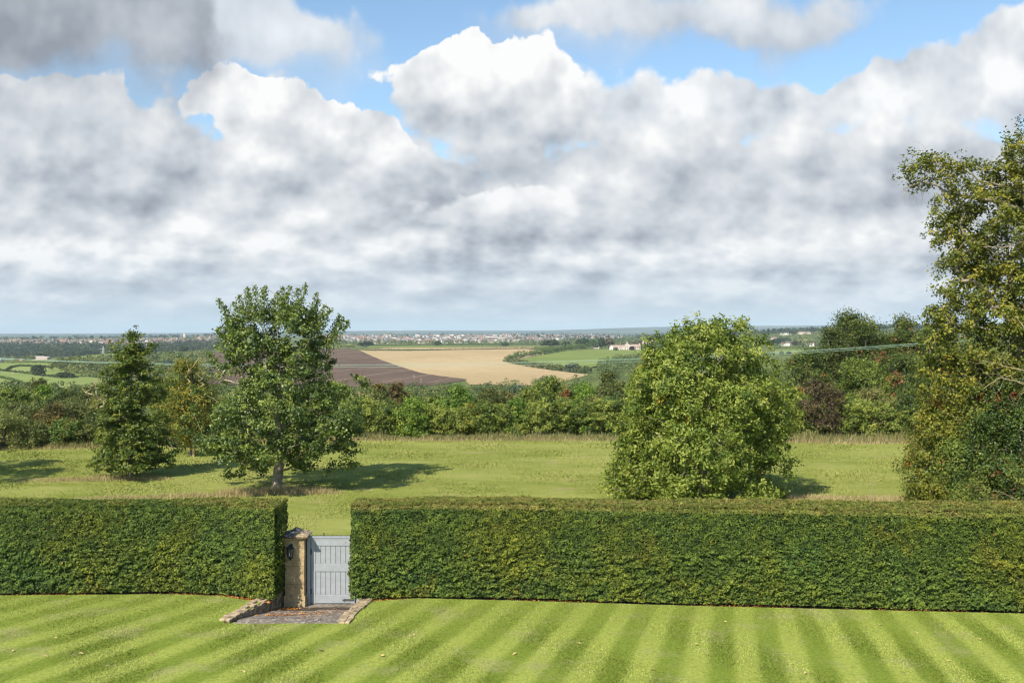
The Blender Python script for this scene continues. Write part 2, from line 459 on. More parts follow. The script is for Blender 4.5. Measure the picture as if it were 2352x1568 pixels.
# ------------------------------------------------------------------ the lie of the land
TY = [60, 76, 110, 200, 400, 700, 900, 1200, 1500, 1700, 2200, 2600, 3000, 3600, 4500, 6000, 9000, 12000, 15000, 22000]
def zrow(r, Y): return CAM_H - (r - HZ) / F * Y
TCOL = {   # for some bearings (frame columns) the picture row of the ground at each distance from 700 m on
    -900: [885, 862, 838, 827, 829, 826, 812, 797, 779, 782, 779, 775, 771, 767, 766],
    0:    [885, 862, 838, 827, 829, 826, 812, 797, 779, 782, 779, 775, 771, 767, 766],
    300:  [890, 868, 828, 812, 815, 822, 808, 794, 775, 778, 777, 773, 770, 766, 765],
    500:  [895, 872, 825, 806, 808, 812, 800, 788, 772, 776, 776, 773, 769, 765, 764],
    800:  [900, 885, 828, 799, 796.5, 793, 792, 791, 782, 770, 777, 775, 769, 759, 762],
    1000: [900, 880, 830, 801, 797, 793.5, 792, 791, 782, 769, 777, 775, 769, 758, 762],
    1250: [905, 872, 832, 803, 798, 794, 792, 790, 782, 770, 777, 773, 768, 759, 762],
    1450: [905, 870, 830, 803, 799, 793, 789, 786, 781, 775, 773, 770, 766, 751, 756],
    1600: [900, 868, 826, 804, 799, 791, 785, 781, 776, 772, 771, 769, 764, 747, 754],
    1800: [885, 855, 828, 812, 803, 787, 774, 764, 759, 763, 766, 767, 762, 747, 752],
    2100: [885, 850, 825, 806, 799, 780, 766, 757, 754, 759, 764, 766, 760, 743, 750],
    3200: [885, 850, 825, 806, 799, 780, 766, 757, 754, 759, 764, 766, 760, 744, 750]}
_pc = np.array(sorted(TCOL)); _ly = np.log(np.array(TY, float))
_gl = np.arange(math.log(60), math.log(22000), 0.012); _gp = np.arange(-900, 3201, 20.0)
_tab = np.zeros((len(_pc), len(_gl)))
for _i, _c in enumerate(_pc):
    zz = [0.0, 0.0, -4.0, -13.0, -24.0] + [zrow(r, Y) for r, Y in zip(TCOL[int(_c)], TY[5:])]
    _tab[_i] = np.interp(_gl, _ly, zz)
_T = np.array([np.interp(_gp, _pc, _tab[:, j]) for j in range(len(_gl))]).T
def _blur(a, s, ax):
    k = np.arange(-int(3 * s), int(3 * s) + 1); w = np.exp(-k * k / (2 * s * s)); w /= w.sum()
    pad = [(0, 0), (0, 0)]; pad[ax] = (len(k) // 2, len(k) // 2)
    ap = np.pad(a, pad, mode='edge')
    return np.apply_along_axis(lambda q: np.convolve(q, w, 'valid'), ax, ap)
_T = _blur(_blur(_T, 4.0, 1), 3.0, 0)

def zt(x, y):
    """height of the land at (x, y)"""
    x = np.asarray(x, float); y = np.asarray(y, float)
    ys = np.maximum(y, 60.0)
    p = np.clip((CX + F * x / ys + 900) / 20.0, 0, len(_gp) - 1.001); l = np.clip((np.log(ys) - _gl[0]) / 0.012, 0, len(_gl) - 1.001)
    i = p.astype(int); j = l.astype(int); a = p - i; b = l - j
    z = (_T[i, j] * (1 - a) + _T[i + 1, j] * a) * (1 - b) + (_T[i, j + 1] * (1 - a) + _T[i + 1, j + 1] * a) * b
    z = z + np.clip((ys - 500) / 800, 0, 1) * (1.4 * np.sin(x / 95 + y / 210) + 1.0 * np.sin(x / 47 - y / 120 + 1.7))
    return np.where(y < 74, 0.0, z)

_Ys = np.exp(np.arange(math.log(76), math.log(21000), 0.004))
def hit(px, py, y0=76.0, y1=21000.0):
    """where the line of sight through a frame point meets the land between two distances"""
    u = (px - CX) / F
    ys = _Ys[(_Ys >= y0) & (_Ys <= y1)]
    rows = HZ + (CAM_H - zt(u * ys, ys)) / ys * F
    k = np.where(rows <= py)[0]
    i = k[0] if len(k) else len(ys) - 1
    return u * ys[i], ys[i], float(zt(u * ys[i], ys[i]))
def at(px, Y): return (px - CX) / F * Y
def zof(py, Y): return CAM_H - (py - HZ) / F * Y

# ------------------------------------------------------------------ the setting: land, fields, lawn
def grid_mesh(name, X, Y, Z, keep=None):
    h, w = X.shape; V = np.stack([X, Y, Z], -1).reshape(-1, 3)
    i, j = np.meshgrid(np.arange(h - 1), np.arange(w - 1), indexing='ij')
    Fq = np.stack([i * w + j, i * w + j + 1, (i + 1) * w + j + 1, (i + 1) * w + j], -1).reshape(-1, 4)
    if keep is not None: Fq = Fq[keep[:-1, :-1].ravel()]
    return np_mesh(name, V, Fq, smooth=True)

def mat_ground():
    m, T, bs = new_mat('rough_pasture')
    p = T.new('ShaderNodeNewGeometry').outputs['Position']
    n1 = T.noise(p, 0.004, 5, 0.6); n2 = T.noise(p, 0.05, 5, 0.65)
    c = T.ramp(T.add(T.mul(n1, 0.6), T.mul(n2, 0.4)), [(0.30, (0.045, 0.070, 0.022)), (0.44, (0.080, 0.110, 0.030)), (0.55, (0.14, 0.160, 0.045)), (0.70, (0.21, 0.195, 0.080))])
    # the far hills are wooded
    c = T.mix(T.smooth(T.sep(p)[1], 6000, 9500, 0.0, 0.85), c, T.mix(T.smooth(T.noise(p, 0.0009, 4, 0.6), 0.5, 0.6), (0.030, 0.042, 0.026), (0.11, 0.12, 0.055)))
    T.l.new(c, bs.inputs['Base Color']); bs.inputs['Roughness'].default_value = 1.0; bs.inputs['Specular IOR Level'].default_value = 0.05
    return m
M_ground = mat_ground()

def build_ground():
    pl = np.arange(-900, 3201, 14.0); u = (pl - CX) / F
    near = np.array([-90, -40, 0, 20, 36, 46, 56, 66, 73.9])
    ys = np.concatenate([near, np.exp(np.arange(math.log(75), math.log(21500), 0.014))])
    Y = np.repeat(ys[:, None], len(u), 1); X = u[None] * np.maximum(Y, 70.0)
    Z = zt(X, Y) - np.interp(Y, [0, 36, 46, 73, 76], [0.9, 0.9, 0.03, 0.03, 0.0])
    o = link('ground', grid_mesh('ground', X, Y, Z), M_ground)
    tag(o, 'rolling countryside of rough grass and farmland stretching to the far blue hills', None, None, 'structure')
build_ground()

def field(name, top, bot, mat, label, y0=500.0, y1=2600.0, nx=90, ny=60, lift=0.5, kind='structure', cat=None):
    """a field lying on the land between two outlines given along the line of sight"""
    xs = np.linspace(max(top[0][0], bot[0][0]), min(top[-1][0], bot[-1][0]), nx)
    tp = np.interp(xs, [q[0] for q in top], [q[1] for q in top]); bt = np.interp(xs, [q[0] for q in bot], [q[1] for q in bot])
    X = np.zeros((ny, nx)); Y = X.copy()
    for j in range(nx):
        for i in (0, ny - 1):
            x_, y_, _ = hit(xs[j], (bt[j], tp[j])[i > 0], y0, y1); Y[i, j] = y_
        ys = np.exp(np.linspace(math.log(Y[0, j]), math.log(max(Y[-1, j], Y[0, j] + 2)), ny)); Y[:, j] = ys; X[:, j] = (xs[j] - CX) / F * ys
    Z = zt(X, Y) + lift
    o = link(name, grid_mesh(name, X, Y, Z), mat); tag(o, label, cat, None, kind)
    return o

def mat_field(name, c1, c2, scale, stripes=None, c3=None):
    m, T, bs = new_mat(name)
    p = T.new('ShaderNodeNewGeometry').outputs['Position']
    f = T.add(T.mul(T.noise(p, scale, 5, 0.6), 0.6), T.mul(T.noise(p, scale * 14, 4, 0.7), 0.4))
    c = T.mix(T.smooth(f, 0.36, 0.64), c1, c2)
    if stripes:
        ang, per, wid, sc = stripes
        x, y, z = T.sep(p)
        q = T.add(T.mul(x, math.cos(ang)), T.mul(y, math.sin(ang)))
        q = T.add(q, T.mul(T.noise(p, 0.004, 2, 0.5), 60.0))
        fr = T.m('FRACT', T.div(q, per))
        ln = T.mul(T.smooth(T.m('ABSOLUTE', T.sub(fr, 0.5)), wid, wid * 0.3), T.smooth(T.noise(p, 0.02, 4, 0.6), 0.35, 0.55))
        c = T.mix(ln, c, sc)
    if c3: c = T.mix(T.smooth(T.noise(p, scale * 0.35, 3, 0.5), 0.55, 0.68, 0.0, 0.7), c, c3)
    T.l.new(c, bs.inputs['Base Color']); bs.inputs['Roughness'].default_value = 1.0; bs.inputs['Specular IOR Level'].default_value = 0.05
    return m
M_plough = mat_field('ploughed_earth', (0.095, 0.064, 0.046), (0.145, 0.098, 0.068), 0.02, (-0.35, 46.0, 0.045, (0.22, 0.16, 0.11)))
M_stub = mat_field('wheat_stubble', (0.37, 0.27, 0.14), (0.47, 0.355, 0.20), 0.006, (1.25, 9.0, 0.20, (0.40, 0.30, 0.16)), (0.35, 0.255, 0.12))
M_past = mat_field('pasture_grass', (0.150, 0.195, 0.048), (0.205, 0.240, 0.064), 0.007, (0.5, 16.0, 0.12, (0.12, 0.17, 0.04)), (0.19, 0.215, 0.065))
M_past2 = mat_field('meadow_grass', (0.175, 0.225, 0.058), (0.225, 0.27, 0.078), 0.01, None, (0.25, 0.27, 0.10))
M_hay = mat_field('hay_field', (0.22, 0.20, 0.10), (0.32, 0.27, 0.15), 0.01)

PB = [(466, 812), (600, 806), (739, 803), (769, 800.5), (801, 801), (823, 804), (847, 815), (877, 828), (920, 843), (964, 857), (1007, 864), (1067, 871), (1072, 872)]
field('ploughed_field', PB, [(466, 884), (800, 889), (1000, 886), (1045, 878), (1072, 874)], M_plough, 'brown ploughed field with pale tramlines sloping below the town', nx=150, ny=80)
field('stubble_field', [(823, 804), (843, 806), (942, 806.5), (1050, 804), (1158, 802.5), (1208, 802), (1240, 806), (1250, 811), (1251, 849), (1340, 860), (1350, 861)],
      [(823, 805), (847, 816), (877, 829), (920, 844), (964, 858), (1007, 865), (1067, 872.5), (1078, 884), (1230, 886), (1300, 876), (1350, 862)], M_stub,
      'large pale golden stubble field beside the ploughed field', nx=170, ny=80, lift=0.45)
field('stubble_strip', [(836, 802), (900, 799.5), (1228, 797.5)], [(836, 803.5), (1000, 803.5), (1228, 801)], M_stub, 'thin pale strip of stubble above the long hedge', nx=60, ny=14, lift=0.6)
field('green_strip', [(845, 796), (1240, 794.8)], [(845, 799), (1240, 796.8)], M_past2, 'thin bright green strip of grass above the pale stubble strip', nx=60, ny=10, lift=0.6)
field('pasture', [(1186, 829), (1236, 819), (1305, 807), (1381, 802.5), (1457, 803.6), (1500, 807)], [(1186, 831), (1208, 834), (1283, 844), (1327, 850), (1348, 851), (1361, 845), (1407, 834), (1431, 825), (1457, 821), (1500, 808)],
      M_past, 'round green pasture hill below the pink farmhouse', nx=110, ny=60, lift=1.1)
field('far_pasture', [(1505, 803.5), (1560, 802.5)], [(1505, 808), (1560, 812)], M_past, 'green pasture just to the right of the farmhouse trees', nx=30, ny=16, lift=0.5)
field('hillside_pasture', [(1780, 803.5), (1880, 801)], [(1780, 815), (1880, 813)], M_past, 'green pasture below the white houses on the hillside', nx=30, ny=20, lift=0.5)
field('hay_field', [(1556 - 60, 781), (1600, 780)], [(1496, 786), (1600, 785)], M_hay, 'straw coloured field on the plain beyond the farmhouse', y1=4200, nx=30, ny=10, lift=1.5)
field('hay_field', [(1735, 757.5), (1900, 755)], [(1735, 762), (1900, 760)], M_hay, 'straw coloured field high on the ridge behind the tall poplars', y0=1500, y1=4200, nx=40, ny=10, lift=1.5)
field('meadow', [(0, 833.5), (100, 833), (170, 846), (200, 853), (255, 868)], [(0, 893), (120, 896), (255, 892)], M_past2, 'sunny green meadows divided by dark hedges on the valley side', nx=80, ny=50, lift=0.5)
field('crest_meadow', [(116, 825), (180, 819), (238, 811.5), (300, 810.5), (360, 810)], [(116, 828), (180, 829), (238, 819.5), (300, 815), (360, 812)], M_past2, 'narrow bright green meadow along the crest below the lattice pylon', nx=60, ny=20, lift=0.7)
field('track', [(925, 905), (1010, 906)], [(925, 913), (1010, 914)], M_stub, 'short pale strip of bare ground glimpsed between the valley trees', y0=200, nx=20, ny=6, lift=0.3)

# lawn outline: its far edge follows the foot of the clipped hedge
LAWN_EDGE = [(-30, 28.6), (-14.4, 28.3), (-9.6, 28.42), (-8.2, 28.2), (-7.3, 27.75), (-6.62, 27.5), (-4.4, 27.5), (-4.0, 27.62), (-2.7, 28.0), (0.3, 27.72), (5.1, 27.2), (13.7, 26.45), (30, 25.2)]
def lawn_edge(x): return np.interp(x, [p[0] for p in LAWN_EDGE], [p[1] for p in LAWN_EDGE])
# sunken path: left edge A-B, right edge D-C
def recess(x, y):
    l = np.interp(y, [25.62, 28.8], [-7.42, -6.68]); r = np.interp(y, [25.62, 28.4], [-4.44, -4.10])
    return (y > 25.62) & (x > l) & (x < r)

def stripe_value(T, p):
    """mowing bands fanning across the lawn"""
    x, y, z = T.sep(p)
    a = T.div(T.sub(x, 16.0), T.sub(71.0, y))
    a = T.m('ARCTANGENT', a)
    a = T.add(a, T.mul(T.sub(T.noise(p, 0.35, 3, 0.5), 0.5), 0.0050))
    return T.m('SINE', T.mad(a, 2 * math.pi / 0.0227, STRIPE_PH))
STRIPE_PH = 5.15
def mat_lawn(name, blade=False):
    m, T, bs = new_mat(name)
    p = T.new('ShaderNodeNewGeometry').outputs['Position']
    s = T.smooth(stripe_value(T, p), -0.75, 0.75)
    # towards the hedge the bands die out in cross-mown headland
    x, y, z = T.sep(p)
    s = T.mix(T.smooth(T.add(y, T.mul(T.sub(T.noise(p, 0.5, 3, 0.5), 0.5), 5.0)), 23.5, 27.0, 0.1, 0.75), T.vec(s, s, s), (0.45, 0.45, 0.45))
    s = T.sep(s)[0]
    c = T.mix(s, (0.158, 0.208, 0.030), (0.268, 0.308, 0.062))  # two greens paint in the light and dark of blades leaning each way
    n1 = T.noise(p, 0.7, 5, 0.65); n2 = T.noise(p, 6.0, 4, 0.6)
    c = T.mix(T.smooth(n1, 0.50, 0.70, 0.0, 0.6), c, (0.270, 0.265, 0.110))
    c = T.mix(T.smooth(n2, 0.5, 0.75, 0.0, 0.45), c, (0.080, 0.140, 0.022))
    c = T.mix(T.smooth(T.noise(p, 2.3, 3, 0.6), 0.66, 0.75, 0.0, 0.4), c, (0.15, 0.13, 0.06))
    fn = T.new('ShaderNodeHueSaturation'); T.l.new(c, fn.inputs['Color']); T.put(fn.inputs['Value'], T.lin(T.noise(p, 13.0, 4, 0.7), 0.3, 0.7, 0.74, 1.26)); c = fn.outputs[0]
    if blade:
        at = T.new('ShaderNodeAttribute', attribute_name='v').outputs['Fac']
        hs = T.new('ShaderNodeHueSaturation'); T.l.new(c, hs.inputs['Color']); T.put(hs.inputs['Value'], T.lin(at, 0, 1, 0.50, 1.45)); c = hs.outputs[0]
        bs.inputs['Specular IOR Level'].default_value = 0.25; bs.inputs['Roughness'].default_value = 0.6
    else:
        bs.inputs['Specular IOR Level'].default_value = 0.05; bs.inputs['Roughness'].default_value = 1.0
    T.l.new(c, bs.inputs['Base Color'])
    return m
def mat_meadow(name, blade=False):
    m, T, bs = new_mat(name)
    p = T.new('ShaderNodeNewGeometry').outputs['Position']
    q = T.vmul(p, (0.6, 1.5, 1.0))
    n1 = T.noise(q, 0.16, 5, 0.62); n2 = T.noise(q, 1.1, 5, 0.65)
    c = T.mix(T.smooth(n1, 0.36, 0.62), (0.183, 0.213, 0.042), (0.252, 0.270, 0.070))
    c = T.mix(T.smooth(n2, 0.5, 0.72, 0.0, 0.7), c, (0.305, 0.295, 0.105))
    c = T.mix(T.smooth(T.noise(q, 3.0, 4, 0.6), 0.56, 0.70, 0.0, 0.6), c, (0.115, 0.155, 0.022))
    c = T.mix(T.smooth(T.noise(T.vadd(q, (31.0, 7.0, 0.0)), 0.38, 4, 0.6), 0.60, 0.70, 0.0, 0.55), c, (0.32, 0.25, 0.13))
    if blade:
        at = T.new('ShaderNodeAttribute', attribute_name='v').outputs['Fac']
        hs = T.new('ShaderNodeHueSaturation'); T.l.new(c, hs.inputs['Color']); T.put(hs.inputs['Value'], T.lin(at, 0, 1, 0.78, 1.22)); c = hs.outputs[0]
        bs.inputs['Specular IOR Level'].default_value = 0.2; bs.inputs['Roughness'].default_value = 0.6
    else: bs.inputs['Specular IOR Level'].default_value = 0.05; bs.inputs['Roughness'].default_value = 1.0
    T.l.new(c, bs.inputs['Base Color'])
    return m
M_soil = simple('leafy_soil', (0.075, 0.045, 0.028), 1.0, 0.4, 9.0, bump=0.6)

def build_lawn():
    xs = np.arange(-30, 30.01, 0.12); ts = np.linspace(0, 1, 260)
    X = np.repeat(xs[None], len(ts), 0); E = lawn_edge(X); Y = -12 + (E + 12) * ts[:, None]
    Z = 0.012 * np.sin(X * 1.7 + Y * 0.9) * np.clip((27 - Y) / 4, 0, 1) + 0.02 * np.sin(X * .4) * np.sin(Y * .35) * 0
    keep = ~recess(X + 0.06, Y + 0.05)
    o = link('lawn', grid_mesh('lawn', X, Y, Z, keep), mat_lawn('mown_lawn')); tag(o, 'striped mown lawn in front of the clipped yew hedge', None, None, 'structure')
    # soil strip under the hedge
    xs = np.arange(-30, 30.01, 0.15); ts = np.linspace(0, 1, 22)
    X = np.repeat(xs[None], len(ts), 0); Y = lawn_edge(X) - 0.02 + 3.2 * ts[:, None]
    o = link('soil', grid_mesh('soil', X, Y, X * 0 - 0.05, ~recess(X + .07, Y + .07) & ~((X > -6.7) & (X < -4.3))), M_soil); tag(o, 'bare brown soil and fallen leaves at the foot of the clipped hedge', None, None, 'structure')
    # meadow beyond
    xs = np.arange(-80, 80.1, 0.8); ys = np.arange(30.4, 74.6, 0.8)
    X, Y = np.meshgrid(xs, ys); Z = 0.03 * np.sin(X * 0.8) * np.sin(Y * 0.7)
    X2 = X
    Z[0] = -0.1
    o = link('field', grid_mesh('field', X2, Y, Z), mat_meadow('field_grass')); tag(o, 'sunlit grass field beyond the clipped hedge', None, None, 'structure')
    xs = np.arange(-7.2, -3.6, 0.2); ys = np.arange(28.9, 30.7, 0.2)
    return
build_lawn()

def blades(X, Y, Z, h, w, g, lean=0.5, ldir=None):
    n = len(X); P = np.stack([X, Y, Z], 1)
    th = g.uniform(0, 2 * np.pi, n); a = np.stack([np.cos(th), np.sin(th), th * 0], 1)
    l = g.normal(size=(n, 3)) * lean; l[:, 2] = 1
    if ldir is not None: l[:, :2] += ldir
    l = norm(l); h = np.broadcast_to(h, (n,))[:, None] * g.uniform(0.6, 1.3, (n, 1)); w = np.broadcast_to(w, (n,))[:, None]
    V = np.stack([P - a * w / 2, P + a * w / 2, P + l * h], 1)
    return V.reshape(-1, 3), np.arange(n * 3).reshape(n, 3)

def build_grass():
    g = np.random.default_rng(5)
    n = 330000
    Y = 19.8 + (28.6 - 19.8) * g.random(n) ** 0.9; X = (g.random(n) - 0.5) * 1.12 * Y * 2352 / F
    k = (Y < lawn_edge(X) - 0.01) & ~recess(X, Y) & ~recess(X + 0.40, Y - 0.05) & ~recess(X - 0.26, Y) & ~((Y > 25.55) & (Y < 25.95) & (X > -7.1) & (X < -4.3)); X, Y = X[k], Y[k]
    a = np.arctan((X - 16.0) / (71.0 - Y)); sv = np.sin(a * 2 * math.pi / 0.0227 + STRIPE_PH)
    ld = np.stack([sv * 0.0, np.where(sv > 0, 0.75, -0.55)], 1) * np.clip(np.abs(sv) * 2, 0, 1)[:, None]
    V, Fq = blades(X, Y, X * 0 - 0.005, 0.032, 0.020, g, 0.6, ld)
    o = link('lawn_grass', np_mesh('lawn_grass', V, Fq, v=g.random(len(X))), mat_lawn('lawn_blades', True)); tag(o, 'short mown grass of the striped lawn', 'grass', None, 'stuff')
    n = 330000
    Y = 30.5 * (74.5 / 30.5) ** g.random(n); X = (g.random(n) - 0.5) * 1.15 * Y * 2352 / F
    cl = np.sin(X * 0.9 + 2 * np.sin(Y * .5)) * np.sin(Y * 0.8 + 1.5 * np.sin(X * .4)) 
    V, Fq = blades(X, Y, X * 0 - 0.02, (0.03 + 0.0010 * Y) * (1 + 0.2 * cl), 0.0012 * Y, g, 0.7, np.array([[0.15, 0.15]]))
    o = link('field_grass', np_mesh('field_grass', V, Fq, v=g.random(len(X))), mat_meadow('field_blades', True)); tag(o, 'longer tufted grass growing across the field', 'grass', None, 'stuff')
build_grass()

M_dry = leafmat('dry_grass', [(0.16, 0.13, 0.06), (0.30, 0.24, 0.12), (0.42, 0.34, 0.19)], trans=0.2, orand=0)
M_weed = leafmat('rank_weeds', [(0.07, 0.10, 0.025), (0.15, 0.155, 0.05), (0.27, 0.22, 0.10)], trans=0.2, orand=0)
def tall_grass(name, label, spots, mat, h, w, dens, seed):
    """spots: (x, y, rx, ry) ellipses of long grass"""
    g = np.random.default_rng(seed); XX, YY, HH = [], [], []
    for (x, y, rx, ry, s) in spots:
        n = int(dens * math.pi * rx * ry); r = np.sqrt(g.random(n)); t = g.uniform(0, 6.283, n)
        XX.append(x + rx * r * np.cos(t)); YY.append(y + ry * r * np.sin(t)); HH.append(h * s * (1.15 - 0.8 * r))
    X, Y, H = map(np.concatenate, (XX, YY, HH))
    V, Fq = blades(X, Y, zt(X, Y) - 0.02, H, w, g, 0.28, np.array([[0.18, 0.05]]))
    o = link(name, np_mesh(name, V, Fq, v=g.random(len(X))), mat); tag(o, label, 'grass', None, 'stuff')
tall_grass('dry_grass', 'long dry straw coloured grass around the foot of the maple tree',
    [(-12.6, 45.6, 1.3, 0.7, 1.0), (-14.6, 45.0, 2.2, 0.55, 0.6), (-17.5, 44.6, 2.2, 0.5, 0.45), (-10.2, 46.2, 1.6, 0.7, 0.9), (-8.9, 46.2, 1.2, 0.5, 0.6), (-11.0, 46.6, 1.2, 0.8, 0.7)], M_dry, 0.55, 0.022, 330, 3)
tall_grass('dry_grass', 'pale dry grass around the foot of the cone shaped tree',
    [(-20.6, 50.4, 2.4, 0.8, 0.55), (-18.3, 50.2, 1.4, 0.5, 0.6), (-23.0, 50.0, 2.5, 0.8, 0.35)], M_dry, 0.5, 0.022, 260, 4)
tall_grass('dry_grass', 'pale dry grass behind the hedge beneath the overhanging beech',
    [(16.0, 44.3, 4.0, 0.8, 0.7), (18.6, 43.6, 2.4, 0.8, 1.2), (11.5, 44.5, 2.2, 0.8, 0.8), (13.5, 44.5, 1.8, 0.7, 0.7)], M_dry, 0.42, 0.022, 260, 5)
def margin():
    g = np.random.default_rng(8); sp = []
    for px in np.arange(-30, 2180, 9):
        base = np.interp(px, [0, 250, 420, 800, 1400, 2100], [63.3, 64.6, 66.6, 68.6, 68.8, 66.8])
        sp.append((at(px + g.normal() * 4, base), base + g.normal() * 0.25, 0.55 + g.random() * 0.5, 0.7 + g.random() * 0.4, (1.35 if px > 1800 else 0.8) * (0.55 + g.random() * 0.75)))
    return sp
MG = margin()
tall_grass('dry_grass', 'rough brown margin of dry grass and weeds along the far field hedge', MG, M_dry, 0.40, 0.03, 65, 6)
tall_grass('weeds', 'green weeds and brambles mixed into the rough field margin', [(x, y + 0.5, rx, ry, s * 1.1) for x, y, rx, ry, s in MG], M_weed, 0.50, 0.07, 120, 7)

# ------------------------------------------------------------------ clipped yew hedge
M_yew = leafmat('yew_leaf', [(0.016, 0.032, 0.006), (0.048, 0.080, 0.012), (0.095, 0.138, 0.019), (0.165, 0.208, 0.030)], patch=0.0, trans=0.22, rough=0.55, spec=0.3, orand=0)
def yew_patches(m):
    """broad drifts of yellower, bluer and browner growth, and paler yellow-olive shoots on the flat top"""
    T = NT(m.node_tree); bs = T.n['Principled BSDF']
    src = bs.inputs['Base Color'].links[0].from_socket
    g = T.new('ShaderNodeNewGeometry'); p = g.outputs['Position']
    f1 = T.smooth(T.noise(p, 0.42, 4, 0.6), 0.44, 0.66, 0.0, 0.65)
    c = T.mix(f1, src, T.mix(1.0, src, (1.75, 1.30, 0.75), 'MULTIPLY'))
    f2 = T.smooth(T.noise(T.vadd(p, (9.0, 3.0, 5.0)), 0.5, 4, 0.6), 0.50, 0.66, 0.0, 0.7)
    c = T.mix(f2, c, T.mix(1.0, src, (0.85, 1.06, 1.35), 'MULTIPLY'))
    f3 = T.smooth(T.noise(T.vadd(p, (2.0, 13.0, 5.0)), 0.9, 5, 0.65), 0.56, 0.70, 0.0, 0.7)
    c = T.mix(f3, c, T.mix(1.0, src, (1.9, 1.15, 0.95), 'MULTIPLY'))
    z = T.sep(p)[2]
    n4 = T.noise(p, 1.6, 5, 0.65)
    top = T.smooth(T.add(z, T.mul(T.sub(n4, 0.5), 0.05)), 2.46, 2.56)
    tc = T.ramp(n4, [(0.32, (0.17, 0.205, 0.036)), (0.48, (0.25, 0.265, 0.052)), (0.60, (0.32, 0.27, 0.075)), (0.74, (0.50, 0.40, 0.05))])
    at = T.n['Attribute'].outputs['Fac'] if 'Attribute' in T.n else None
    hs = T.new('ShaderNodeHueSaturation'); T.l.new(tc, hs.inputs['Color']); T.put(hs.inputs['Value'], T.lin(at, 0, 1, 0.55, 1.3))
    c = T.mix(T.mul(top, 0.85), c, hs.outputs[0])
    c = T.mix(T.m('GREATER_THAN', at, 1.5), c, (0.50, 0.20, 0.05))
    T.l.new(c, bs.inputs['Base Color'])
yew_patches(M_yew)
M_core = simple('yew_inner_wood', (0.020, 0.026, 0.010), 1.0, 0.3, 6.0, spec=0.05)

def _n3(P, s, seed=0.0):
    """cheap smooth value noise on arrays"""
    Q = P * s + seed; I = np.floor(Q).astype(int); f = Q - I; f = f * f * (3 - 2 * f)
    def h(i, j, k):
        n = (i * 374761393 + j * 668265263 + k * 2147483647 + 1274126177) & 0x7fffffff
        n = ((n ^ (n >> 13)) * 1274126177) & 0x7fffffff
        return ((n ^ (n >> 16)) & 0xffff) / 65535.0
    r = 0
    for a in (0, 1):
        for b in (0, 1):
            for c in (0, 1):
                w = (f[:, 0] if a else 1 - f[:, 0]) * (f[:, 1] if b else 1 - f[:, 1]) * (f[:, 2] if c else 1 - f[:, 2])
                r = r + w * h(I[:, 0] + a, I[:, 1] + b, I[:, 2] + c)
    return r

